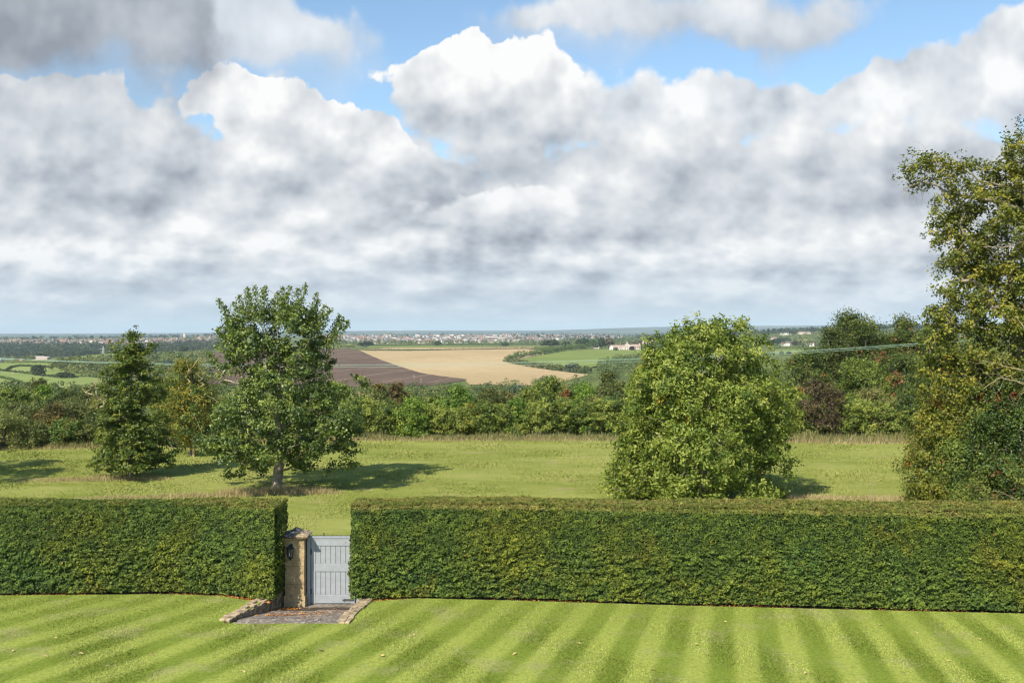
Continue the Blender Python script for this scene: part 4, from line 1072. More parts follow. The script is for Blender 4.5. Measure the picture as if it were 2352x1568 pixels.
M_bigb = leafmat('birch_leaf', [(0.046, 0.062, 0.010), (0.094, 0.114, 0.015), (0.165, 0.176, 0.022), (0.25, 0.215, 0.030)], patch=0.7, pscale=0.35, pcol=(0.085, 0.130, 0.020), orand=0, accent=(0.33, 0.13, 0.03))
M_holly = leafmat('holly_leaf', [(0.018, 0.036, 0.008), (0.038, 0.072, 0.012), (0.072, 0.115, 0.018), (0.13, 0.165, 0.03)], rough=0.40, spec=0.5, orand=0, accent=(0.30, 0.07, 0.03))
M_chest = leafmat('chestnut_leaf', [(0.028, 0.050, 0.014), (0.054, 0.086, 0.018), (0.092, 0.125, 0.024), (0.15, 0.17, 0.038)], orand=0.1, accent=(0.36, 0.145, 0.06))
M_dark = leafmat('dark_oak_leaf', [(0.030, 0.048, 0.013), (0.052, 0.076, 0.018), (0.082, 0.105, 0.024), (0.125, 0.138, 0.036)], orand=0.2)
M_mid = leafmat('field_maple_leaf', [(0.040, 0.066, 0.013), (0.080, 0.116, 0.020), (0.132, 0.168, 0.029), (0.20, 0.225, 0.045)], orand=0.2, accent=(0.30, 0.16, 0.06))
M_bright = leafmat('hazel_leaf', [(0.052, 0.100, 0.012), (0.090, 0.155, 0.018), (0.135, 0.205, 0.026), (0.20, 0.25, 0.04)], orand=0.15, accent=(0.33, 0.12, 0.04))
M_olive = leafmat('hawthorn_leaf', [(0.060, 0.078, 0.022), (0.102, 0.120, 0.032), (0.155, 0.165, 0.046), (0.22, 0.21, 0.068)], orand=0.2, accent=(0.30, 0.11, 0.04))
M_brown = leafmat('turning_oak_leaf', [(0.045, 0.050, 0.018), (0.080, 0.078, 0.022), (0.125, 0.105, 0.030), (0.18, 0.135, 0.035)], orand=0.15)
M_purple = leafmat('copper_leaf', [(0.030, 0.026, 0.016), (0.060, 0.040, 0.024), (0.100, 0.068, 0.034), (0.12, 0.12, 0.035)], orand=0)
M_blue = leafmat('willow_leaf', [(0.030, 0.048, 0.028), (0.048, 0.072, 0.036), (0.075, 0.100, 0.048), (0.11, 0.13, 0.06)], orand=0.2)

def tree(name, cat, label, px, Y, mat, wood, env, seed, natt=260, n_per=60, rc=0.5, L=0.13, W=0.09, base=0.2, tip=0.012, trunk_h=1.2, trunk_top=None, lean=(0, 0), clump=0.0, inner=0.35, lob=0.16,
         rmin=0.0, sub=3, up=0.45, extra=None, accent=0.0, vamp=0.35, flat=0.7, group=None, step=0.45, climb=0.9, z0=None, jit=0.75, squash=1.0, trunks=1, pull=0.35, lobes=0, shoots=None):
    g = np.random.default_rng(seed)
    x = at(px, Y); z = float(zt(x, Y)) if z0 is None else z0
    o = empty(name, (x, Y, z)); tag(o, label, cat, group)
    top = trunk_top or env[-1][0] * 0.85
    tz = np.linspace(0, top, max(3, int(top / 0.45)))
    tr = [(lean[0] * (q / top) ** 1.5 + 0.06 * math.sin(q * 1.9 + seed), lean[1] * (q / top) ** 1.5 + 0.06 * math.cos(q * 1.5 + seed), q - 0.1) for q in tz]
    att = envelope(env, natt, g, inner=inner, lob=lob, clump=clump, seed=seed * 3.7, squash=squash, lobes=lobes)
    att[:, 0] += lean[0] * np.clip(att[:, 2] / top, 0, 1.2) ** 1.5; att[:, 1] += lean[1] * np.clip(att[:, 2] / top, 0, 1.2) ** 1.5
    if extra is not None: att = np.vstack([att, np.array(extra)])
    nf = len(att)
    if shoots is not None: att = np.vstack([att, np.array(shoots)])
    A, par, r, tips = skeleton(tr, att, g, step, tip, base, climb, pull=pull)
    att = att[:nf]
    link('trunk', wood_mesh('trunk', A, par, r, rmin, flare=1.35), wood, o)
    cen = (lean[0] * 0.5, lean[1] * 0.5, env[-1][0] * 0.5)
    acc = None
    if accent: acc = g.random(len(att)) < accent
    V, Fq, v = foliage(att, n_per, rc, L, W, g, cen, flat=flat, up=up, jit=jit, vamp=vamp, accent=acc, sub=sub)
    # leaves along the outer twigs too
    tw = np.where(r < tip * 1.9)[0]; tw = tw[(A[tw, 2] > env[0][0] * 0.8) & (A[tw, 2] < (1e9 if shoots is None else env[-1][0] - 0.2))]
    if len(tw):
        m2 = max(2, n_per // 7); P = np.repeat(A[tw], m2, 0) + g.normal(size=(len(tw) * m2, 3)) * rc * 0.30
        N = g.normal(size=P.shape) + np.array([[0, -0.1, 0.7]])
        s = g.uniform(0.7, 1.2, len(P)); V2, F2 = leaf_quads(P, N, L * s, W * s, g)
        V, Fq, v = merge([(V, Fq, v), (V2, F2, np.clip(g.normal(size=len(P)) * 0.2 + 0.45, 0, 1))])
    link('crown', np_mesh('crown', V, Fq, v=v), mat, o)
    return o

def pz(py, Y, z=0.0): return CAM_H - (py - HZ) / F * Y - z

# --- the maple in the middle of the field
def maple():
    Y = 47.0; g = np.random.default_rng(4); k = Y / F
    H = lambda py: (1125 - py) * k
    env = [(H(1062), 1.8), (H(1035), 3.2), (H(995), 3.75), (H(940), 3.6), (H(895), 2.8), (H(855), 2.1), (H(805), 2.35), (H(765), 2.25), (H(735), 1.9), (H(712), 1.3), (H(700), 0.6)]
    ex = []; wd = []
    # bare-tipped vertical shoots that break the outline: (column, row) of the tip and of the foot
    shoots = [((562, 662), (572, 740)), ((586, 660), (590, 730)), ((601, 658), (600, 735)), ((612, 668), (610, 740)), ((647, 662), (640, 735)), ((668, 660), (655, 730)), ((681, 664), (668, 740)), ((708, 659), (684, 735)),
              ((722, 676), (696, 745)), ((747, 703), (722, 765)), ((775, 728), (745, 790)), ((799, 741), (756, 800)), ((505, 690), (540, 760)), ((532, 696), (552, 765)), ((490, 760), (540, 810)), ((484, 815), (520, 850)), ((760, 830), (730, 862)), ((620, 690), (622, 750)), ((700, 690), (680, 750)), ((730, 690), (705, 750)), ((545, 680), (560, 745)), ((630, 672), (628, 730)), ((655, 676), (648, 735)), ((575, 672), (580, 735)), ((518, 705), (545, 765)), ((757, 715), (728, 770)), ((788, 735), (750, 795))]
    sp = []
    for (a, b) in shoots:
        dep = g.uniform(-1.2, 1.0)
        for t in np.linspace(0, 1, 9):
            c = a[0] * t + b[0] * (1 - t); r_ = a[1] * t + b[1] * (1 - t)
            p = ((c - 640) * k, dep * (1 - 0.3 * t), H(r_))
            sp.append((p, t))
            if t in (0.0, 0.5, 1.0): wd.append(p)
    ex = [((p - 640) * k, d, H(q)) for p, q, d in ((436, 950, 0.5), (430, 985, -0.4), (470, 1040, 0.3), (540, 1080, -0.8), (556, 1088, 0.2), (810, 1040, 0.2), (800, 1062, -0.4), (815, 1070, 0.2), (790, 1010, 0.4), (830, 885, 1.0), (815, 875, 0.6), (780, 900, .3), (800, 1000, -0.3), (450, 900, 0.2), (760, 1075, -0.2))]
    o = tree('maple_tree', 'tree', 'tall dark green maple in the field, spiky shoots breaking its top', 640, Y, M_maple, M_bark_pale, env, 4, natt=430, n_per=96, rc=0.34, L=0.13, W=0.112, base=0.24, tip=0.011,
             trunk_top=H(760), clump=0.27, inner=0.2, lob=0.20, extra=ex, shoots=wd, step=0.4, sub=4, up=0.5, vamp=0.45, z0=0.0, pull=0.1, accent=0.004)
    pts = np.array([s_[0] for s_ in sp]); tt = np.array([s_[1] for s_ in sp])
    P = np.repeat(pts, 24, 0) + g.normal(size=(len(pts) * 24, 3)) * (0.055 + 0.16 * (1 - np.repeat(tt, 24)))[:, None]
    V, Fq = leaf_quads(P, g.normal(size=P.shape) + np.array([[-0.3, -0.5, 0.5]]), 0.11, 0.09, g)
    link('leading_shoots', np_mesh('leading_shoots', V, Fq, v=np.clip(0.55 + g.normal(size=len(P)) * 0.25, 0, 1)), M_maple, o)
maple()

def cone_tree():
    Y = 51.0; k = Y / F; H = lambda py: (1100 - py) * k; g = np.random.default_rng(9)
    env = [(H(1078), 1.3), (H(1060), 2.0), (H(1030), 1.95), (H(980), 1.65), (H(930), 1.45), (H(880), 1.25), (H(850), 1.0), (H(830), 0.7), (H(808), 0.55), (H(795), 0.22), (H(772), 0.06)]
    o = tree('hornbeam_tree', 'tree', 'narrow cone shaped tree with a thin wispy tip, left of the maple', 302, Y, M_beech, M_bark, env, 9, natt=420, n_per=80, rc=0.28, L=0.12, W=0.085, base=0.13, tip=0.009,
             trunk_top=H(775), clump=0.14, inner=0.3, lob=0.22, step=0.35, sub=4, up=0.7, vamp=0.4, z0=0.0, flat=0.5, extra=[((p - 302) * k, 0.1, H(q)) for p, q in ((345, 797), (352, 800), (330, 815), (258, 805), (268, 790), (305, 762), (308, 772), (212, 1070), (222, 1080), (395, 1060), (390, 1075), (238, 900), (365, 880), (366, 850))], lean=(0.05, 0))
    # wire guard of stakes round the foot
    for i in range(5):
        a = 2 * math.pi * i / 5
        b = MB(); b.tube((0.45 * math.cos(a), 0.45 * math.sin(a), 0), (0.45 * math.cos(a), 0.45 * math.sin(a), 0.95), 0.022, k=6); s_ = b.build('wooden_stake', M_bark); s_.location = (at(302, Y), Y, 0)
        tag(s_, 'thin dark wooden stake standing round the foot of the cone shaped tree', 'stake', 'stakes round the young tree')
cone_tree()

def walnut():
    Y = 43.6; k = Y / F; H = lambda py: (1154 - py) * k
    env = [(H(1138), 3.3), (H(1100), 3.4), (H(1040), 3.35), (H(960), 3.6), (H(900), 3.45), (H(865), 3.0), (H(830), 2.6), (H(790), 2.2), (H(765), 1.4), (H(752), 0.7)]
    ex = [((p - 1612) * k, d, H(q)) for p, q, d in ((1400, 1118, 0), (1415, 1105, .3), (1430, 1125, -.4), (1445, 1095, 0), (1642, 735, 0), (1645, 748, 0.2), (1612, 745, 0.3), (1700, 742, 0), (1712, 745, 0.3), (1690, 750, -.3), (1742, 775, 0), (1755, 785, .2), (1600, 762, .1), (1570, 800, 0), (1832, 905, 0), (1826, 940, 0), (1815, 1090, 0), (1822, 1060, .2), (1790, 1130, 0), (1430, 970, 0), (1425, 1000, .2), (1780, 830, 0), (1788, 850, .3))]
    tree('walnut_tree', 'tree', 'broad bright green walnut tree with big glossy leaves behind the right hedge', 1612, Y, M_walnut, M_bark_pale, env, 17, natt=700, n_per=110, rc=0.36, L=0.165, W=0.080, base=0.22, tip=0.012,
         trunk_top=H(800), clump=0.21, inner=0.5, lob=0.12, step=0.45, sub=5, up=0.3, vamp=0.5, z0=0.0, extra=ex, flat=0.85, accent=0.006, jit=0.8)
walnut()

def right_beech():
    Y = 41.5; k = Y / F
    o = empty('birch_tree', (at(2330, Y), Y, 0)); tag(o, 'very tall yellowing tree overhanging the right edge of the view', 'tree')
    g = np.random.default_rng(23); X0 = 2330
    H = lambda py: (1160 - py) * k
    # drooping plates of foliage: (column, row, half width, half height, depth)
    pl = [(2330, 330, 30, 22, 0), (2180, 355, 20, 12, .2), (2125, 358, 12, 10, 0), (2108, 372, 18, 12, .2), (2090, 395, 14, 9, 0), (2155, 400, 32, 20, .4), (2200, 385, 22, 22, 0), (2235, 365, 22, 14, .3), (2290, 385, 40, 22, 0), (2345, 375, 40, 30, 0),
          (2180, 440, 22, 16, .2), (2240, 430, 40, 24, 0), (2310, 430, 50, 30, .4), (2205, 475, 34, 30, 0), (2270, 480, 50, 34, .6), (2340, 490, 50, 40, 0), (2150, 505, 14, 12, .1), (2190, 530, 36, 26, .3), (2170, 575, 22, 22, 0), (2240, 540, 45, 34, .2), (2320, 550, 60, 44, 0),
          (2200, 600, 26, 26, 0), (2250, 610, 50, 36, .8), (2330, 620, 60, 44, .3), (2190, 650, 22, 26, .3), (2230, 670, 44, 34, 0), (2310, 690, 60, 44, 0), (2140, 705, 16, 12, 0), (2165, 710, 26, 26, .2), (2210, 730, 44, 34, 0), (2290, 750, 60, 40, .5), (2370, 740, 60, 60, 0),
          (2140, 780, 22, 34, .3), (2180, 800, 40, 40, 0), (2250, 810, 50, 40, -.3), (2330, 830, 60, 44, 0), (2130, 850, 18, 40, .3), (2160, 880, 28, 40, 0), (2220, 890, 50, 40, -.3), (2300, 900, 60, 44, 0), (2370, 880, 60, 60, 0), (2150, 950, 22, 30, .1), (2200, 960, 40, 34, 0), (2270, 970, 50, 40, 0), (2340, 970, 60, 44, 0),
          (2400, 450, 60, 70, 0), (2420, 600, 60, 80, .5), (2430, 780, 60, 80, 0), (2430, 930, 70, 70, 0), (2480, 700, 70, 200, 1.0), (2400, 350, 60, 50, .5), (2460, 500, 60, 100, 0)]
    cs = []
    for (c, r_, hw_, hh, d) in pl:
        n = max(3, int(hw_ * hh / 100.0))
        for _ in range(n):
            a = g.normal(size=3) * 0.5
            cs.append(((c - X0 + a[0] * hw_ * 1.15) * k, d * 0.8 + a[1] * (0.5 + hw_ * k * 0.8) + (0.5 if c > 2250 else 0) * g.normal(), H(r_ + a[2] * hh * 1.15)))
    C = np.array(cs)
    tz = np.linspace(0, H(420), 30)
    tr = [(0.3 * math.sin(q * 0.35), 0.2, q - 0.1) for q in tz]
    A, par, r, tips = skeleton(tr, C, g, 0.5, 0.013, 0.38, 0.4, pull=-0.25)
    link('trunk', wood_mesh('trunk', A, par, r, 0, flare=1.2), M_bark_pale, o)
    V, Fq, v = foliage(C, 105, 0.34, 0.125, 0.095, g, (0, 0, 8), flat=0.95, up=0.4, jit=0.75, vamp=0.5, sub=5, accent=g.random(len(C)) < 0.012)
    link('crown', np_mesh('crown', V, Fq, v=v), M_bigb, o)
    # long pale limbs with bare hanging twigs
    OW = [o, M_bark_pale, 'bare_branch']
    def limb(pts, r0, r1, tw=0, d=0.0, hang=1.0):
        P0, P1, R0, R1 = [], [], [], []
        q = [np.array([(c - X0) * k, dd, H(rr)]) for c, rr, dd in pts]
        # smooth
        out = []
        for i in range(len(q) - 1):
            for t in np.linspace(0, 1, 5, endpoint=False): out.append(q[i] * (1 - t) + q[i + 1] * t + g.normal(size=3) * 0.015)
        out.append(q[-1]); n = len(out)
        for i in range(n - 1):
            P0.append(out[i]); P1.append(out[i + 1]); R0.append(r0 + (r1 - r0) * i / n); R1.append(r0 + (r1 - r0) * (i + 1) / n)
        for _ in range(tw):
            i = int(g.integers(n // 3, n)); p = out[i].copy(); dv = g.normal(size=3) * 0.6 + np.array([-0.4, -0.2, 0.2])
            rr = max(0.006, r1 * 0.7)
            for s_ in range(int(g.integers(4, 8))):
                dv = dv + g.normal(size=3) * 0.3 + np.array([0, 0, -0.22 * hang]); dv = dv / np.linalg.norm(dv); e = p + dv * 0.17
                P0.append(p); P1.append(e); R0.append(rr); R1.append(rr * 0.8); rr *= 0.85; p = e
                if g.random() < 0.4:
                    d2 = dv + g.normal(size=3) * 0.6; d2 /= np.linalg.norm(d2); P0.append(p); P1.append(p + d2 * 0.24); R0.append(rr * .8); R1.append(rr * .4)
        link(OW[2], np_mesh(OW[2], *tubes(np.array(P0), np.array(P1), np.array(R0), np.array(R1), 6), smooth=True), OW[1], OW[0])
    limb([(2352, 470, 0), (2290, 452, -0.2), (2215, 440, -.2), (2178, 432, 0), (2150, 410, 0), (2115, 405, 0), (2075, 422, 0)], 0.10, 0.015, 16)
    limb([(2215, 470, 0), (2190, 430, -.2), (2160, 360, 0), (2120, 345, 0)], 0.05, 0.01, 8, hang=0)
    limb([(2352, 440, 0), (2300, 412, 0), (2255, 405, 0), (2215, 375, 0), (2180, 345, 0)], 0.07, 0.012, 10, hang=.3)
    limb([(2360, 560, -1.2), (2310, 548, -1.4), (2270, 562, -1.5), (2225, 560, -1.3)], 0.05, 0.012, 12, hang=0.2)
    t = empty('dead_tree', (at(2330, Y), Y, 0)); tag(t, 'leaning dead tree of bare yellowish limbs in front of the tall yellowing tree', 'tree')
    OW[:] = [t, M_bark_yel, 'bare_limb']
    limb([(2420, 900, -2.6), (2352, 838, -2.7), (2310, 800, -2.9), (2275, 755, -3.0), (2250, 715, -3.0)], 0.055, 0.010, 5, hang=-.6)
    limb([(2420, 850, -2.6), (2352, 842, -2.8), (2290, 838, -3.0), (2220, 820, -3.0), (2195, 815, -3)], 0.035, 0.008, 12, hang=.3)
    limb([(2400, 700, -2.6), (2352, 660, -2.8), (2335, 630, -3.0), (2320, 600, -3.0)], 0.04, 0.010, 8, hang=-.6)
    limb([(2420, 905, -2.6), (2340, 885, -2.8), (2270, 860, -3.0), (2215, 845, -3.0), (2180, 870, -3.0)], 0.035, 0.008, 14, hang=.5)
    limb([(2420, 780, -2.6), (2352, 752, -2.8), (2300, 725, -3.0), (2262, 700, -3.0)], 0.03, 0.008, 8, hang=-.4)
    limb([(2352, 1130, -3.2), (2300, 1120, -3.3), (2255, 1108, -3.4), (2205, 1085, -3.4)], 0.03, 0.008, 7, hang=0)
    limb([(2352, 1020, -3.2), (2320, 1000, -3.3), (2290, 975, -3.4), (2250, 955, -3.4)], 0.022, 0.008, 5, hang=0)
    OW[2] = 'trunk'
    limb([(2440, 1160, -2.4), (2435, 1000, -2.5), (2420, 900, -2.6), (2420, 780, -2.6), (2400, 700, -2.6)], 0.09, 0.04)
    limb([(2440, 1140, -2.4), (2400, 1135, -2.9), (2352, 1130, -3.2)], 0.04, 0.03); limb([(2438, 1060, -2.4), (2400, 1035, -2.9), (2352, 1020, -3.2)], 0.04, 0.03)
right_beech()

def holly(name, label, px, Y, H0, Wd, seed, mat=M_holly, natt=330, L=0.10, acc=0.012, nper=95, clump=0.15):
    env = [(0.15, Wd * 0.9), (H0 * 0.25, Wd), (H0 * 0.55, Wd * 0.92), (H0 * 0.8, Wd * 0.62), (H0, Wd * 0.15)]
    return tree(name, 'shrub', label, px, Y, mat, M_bark, env, seed, natt=natt, n_per=nper, rc=0.36, L=L, W=L * 0.62, base=0.13, tip=0.010, clump=clump, inner=0.5, lob=0.14, sub=4, up=0.3, vamp=0.5, z0=0.0, accent=acc, flat=0.9, lobes=9)
holly('holly_bush', 'glossy dark holly at the right edge below the tall yellowing tree', 2290, 40.6, 5.4, 1.9, 31)
holly('holly_bush', 'tall glossy holly cut by the right edge of the view', 2372, 39.8, 6.0, 1.8, 32)
holly('beech_bush', 'olive green bush drooping to the grass left of the glossy holly', 2150, 41.6, 4.3, 1.25, 33, mat=M_bigb, L=0.10)
holly('dogwood_bush', 'sunlit mid green bush between the drooping olive bush and the glossy holly', 2215, 41.0, 3.6, 1.5, 36, mat=M_mid, L=0.10)
holly('bramble_bush', 'low mixed green bramble with reddish stems at the lower right edge', 2330, 39.0, 2.3, 2.2, 34, mat=M_mid, L=0.09, acc=0.05, natt=150)

def sapling():
    t = empty('young_sapling', (at(2003, 42.5), 42.5, 0)); tag(t, 'single thin bare sapling stem in the grass right of the walnut tree', 'sapling')
    b = MB(); z = 0; x = 0
    for i in range(6): b.tube((x, 0, z), (x + 0.012 * (-1) ** i, 0, z + 0.17), 0.017 - i * 0.002, k=6); x += 0.012 * (-1) ** i; z += 0.17
    b.build('stem', M_bark_pale, t)
    b = MB(); b.tube((0, 0, 0.95), (-0.12, 0.03, 1.25), 0.007, k=5); b.tube((0, 0, 0.8), (0.07, 0, 1.15), 0.006, k=5); b.build('twig', M_bark_pale, t)
sapling()

# --- trees standing outside the left edge, whose shadows fall into view
for (px, Y, h, w, sd) in ((-205, 47.5, 7.2, 2.2, 41), (-185, 51.5, 7.0, 2.0, 42)):
    tree('field_tree', 'tree', 'tree just outside the left edge whose shadow reaches across the field' if sd == 41 else 'farther tree outside the left edge casting a shadow on the field', px, Y, M_mid, M_bark, [(1.2, w), (h * .4, w * 1.1), (h * .75, w * .8), (h, .3)], sd, natt=150, n_per=50, rc=0.45, L=0.16, W=0.12, base=0.16, z0=0.0)

# --- middle distance
PROTO = {}
def mid(name, cat, label, px, wpx, top, Y, mat, shape='round', seed=0, base_row=None, twig=None, accent=0.0, leaf=None, group=None, dens=1.0, airy=0.0):
    """a tree or bush given by the frame column of its middle, its width, the row of its top and its distance"""
    k = Y / F; x = at(px, Y); zg = float(zt(x, Y)); zt_ = CAM_H - (top - HZ) * k; H0 = max(1.5, zt_ - zg - 0.25); Rr = wpx * k * 0.5; Rr = max(0.4, Rr - 0.18)
    if shape == 'round': env = [(H0 * 0.14, Rr * 0.55), (H0 * 0.3, Rr * 0.92), (H0 * 0.55, Rr), (H0 * 0.78, Rr * 0.78), (H0 * 0.93, Rr * 0.42), (H0, Rr * 0.1)]
    elif shape == 'bush': env = [(0.1, Rr * 0.9), (H0 * 0.35, Rr), (H0 * 0.7, Rr * 0.85), (H0 * 0.9, Rr * 0.5), (H0, Rr * 0.2)]
    elif shape == 'dome': env = [(0.2, Rr), (H0 * 0.5, Rr), (H0 * 0.75, Rr * 0.8), (H0 * 0.92, Rr * 0.5), (H0, Rr * 0.15)]
    else: env = [(0.3, Rr * 0.9), (H0 * 0.3, Rr), (H0 * 0.6, Rr * 0.6), (H0, Rr * 0.08)]
    vis = min(H0, 11) ; Lf = leaf or (0.0018 * Y); n = int(np.clip(Rr * H0 * 20 * dens, 110, 620))
    return tree(name, cat, label, px, Y, mat, M_bark if twig is None else twig, env, seed or int(abs(px * 7 + top)), natt=n, n_per=84, rc=max(0.32, 0.06 * (Rr + H0 * .5) + 0.15), L=Lf, W=Lf * 0.72, base=0.05 + 0.02 * H0, tip=0.014,
                clump=0.15 + airy, inner=0.45, lob=0.16, sub=5, up=0.35, vamp=0.6, accent=accent, flat=0.85, step=0.7, group=group, jit=0.95, lobes=int(np.clip(Rr * H0 * 0.9, 7, 26)))

# far edge hedge of the field, one continuous growing hedge
def field_hedge():
    o = empty('field_hedge', (at(1100, 70), 70.0, 0)); tag(o, 'tall unclipped mixed hedge along the far side of the field', 'hedge')
    g = np.random.default_rng(51); parts = []; x0 = o.location.x
    A0, A1 = [], []
    for px in np.arange(395, 2700, 5.0):
        Y = np.interp(px, [395, 780, 1440, 2140], [68.5, 70.8, 71.0, 68.5]) + g.normal() * 0.25
        top = np.interp(px, [395, 780, 900, 1000, 1200, 1300, 1440, 1900, 2140], [930, 925, 935, 945, 940, 928, 930, 930, 930]) + 7 * math.sin(px / 23.0) + 6 * math.sin(px / 9.0) + g.normal() * 4
        H0 = CAM_H - (top - HZ) * Y / F
        n = 14
        zz = g.uniform(0.15, 1, n) ** 0.8 * H0; C = np.stack([at(px, Y) - x0 + g.normal(size=n) * 0.2, Y - 70 + g.normal(size=n) * 0.5 + 0.35 * (zz / H0) - 0.1, zz], 1)
        V, Fq, v = foliage(C, 80, 0.30, 0.125, 0.09, g, (C[0, 0], 1.5, H0 * 0.4), up=0.3, sub=3, vamp=0.6, jit=0.95)
        tint = 0.18 * math.sin(px / 31.0) + 0.12 * math.sin(px / 12.0)
        parts.append((V, Fq, np.clip(v + tint, 0, 1)))
        A0.append([at(px, Y) - x0, Y - 70, -0.1]); A1.append([at(px, Y) - x0 + g.normal() * 0.3, Y - 70 + g.normal() * 0.2, H0 * 0.8])
    V, Fq, v = merge(parts); link('foliage', np_mesh('foliage', V, Fq, v=v), M_mid, o)
    link('stems', np_mesh('stems', *tubes(np.array(A0), np.array(A1), np.full(len(A0), 0.05), np.full(len(A0), 0.015), 5), smooth=True), M_bark, o)
field_hedge()

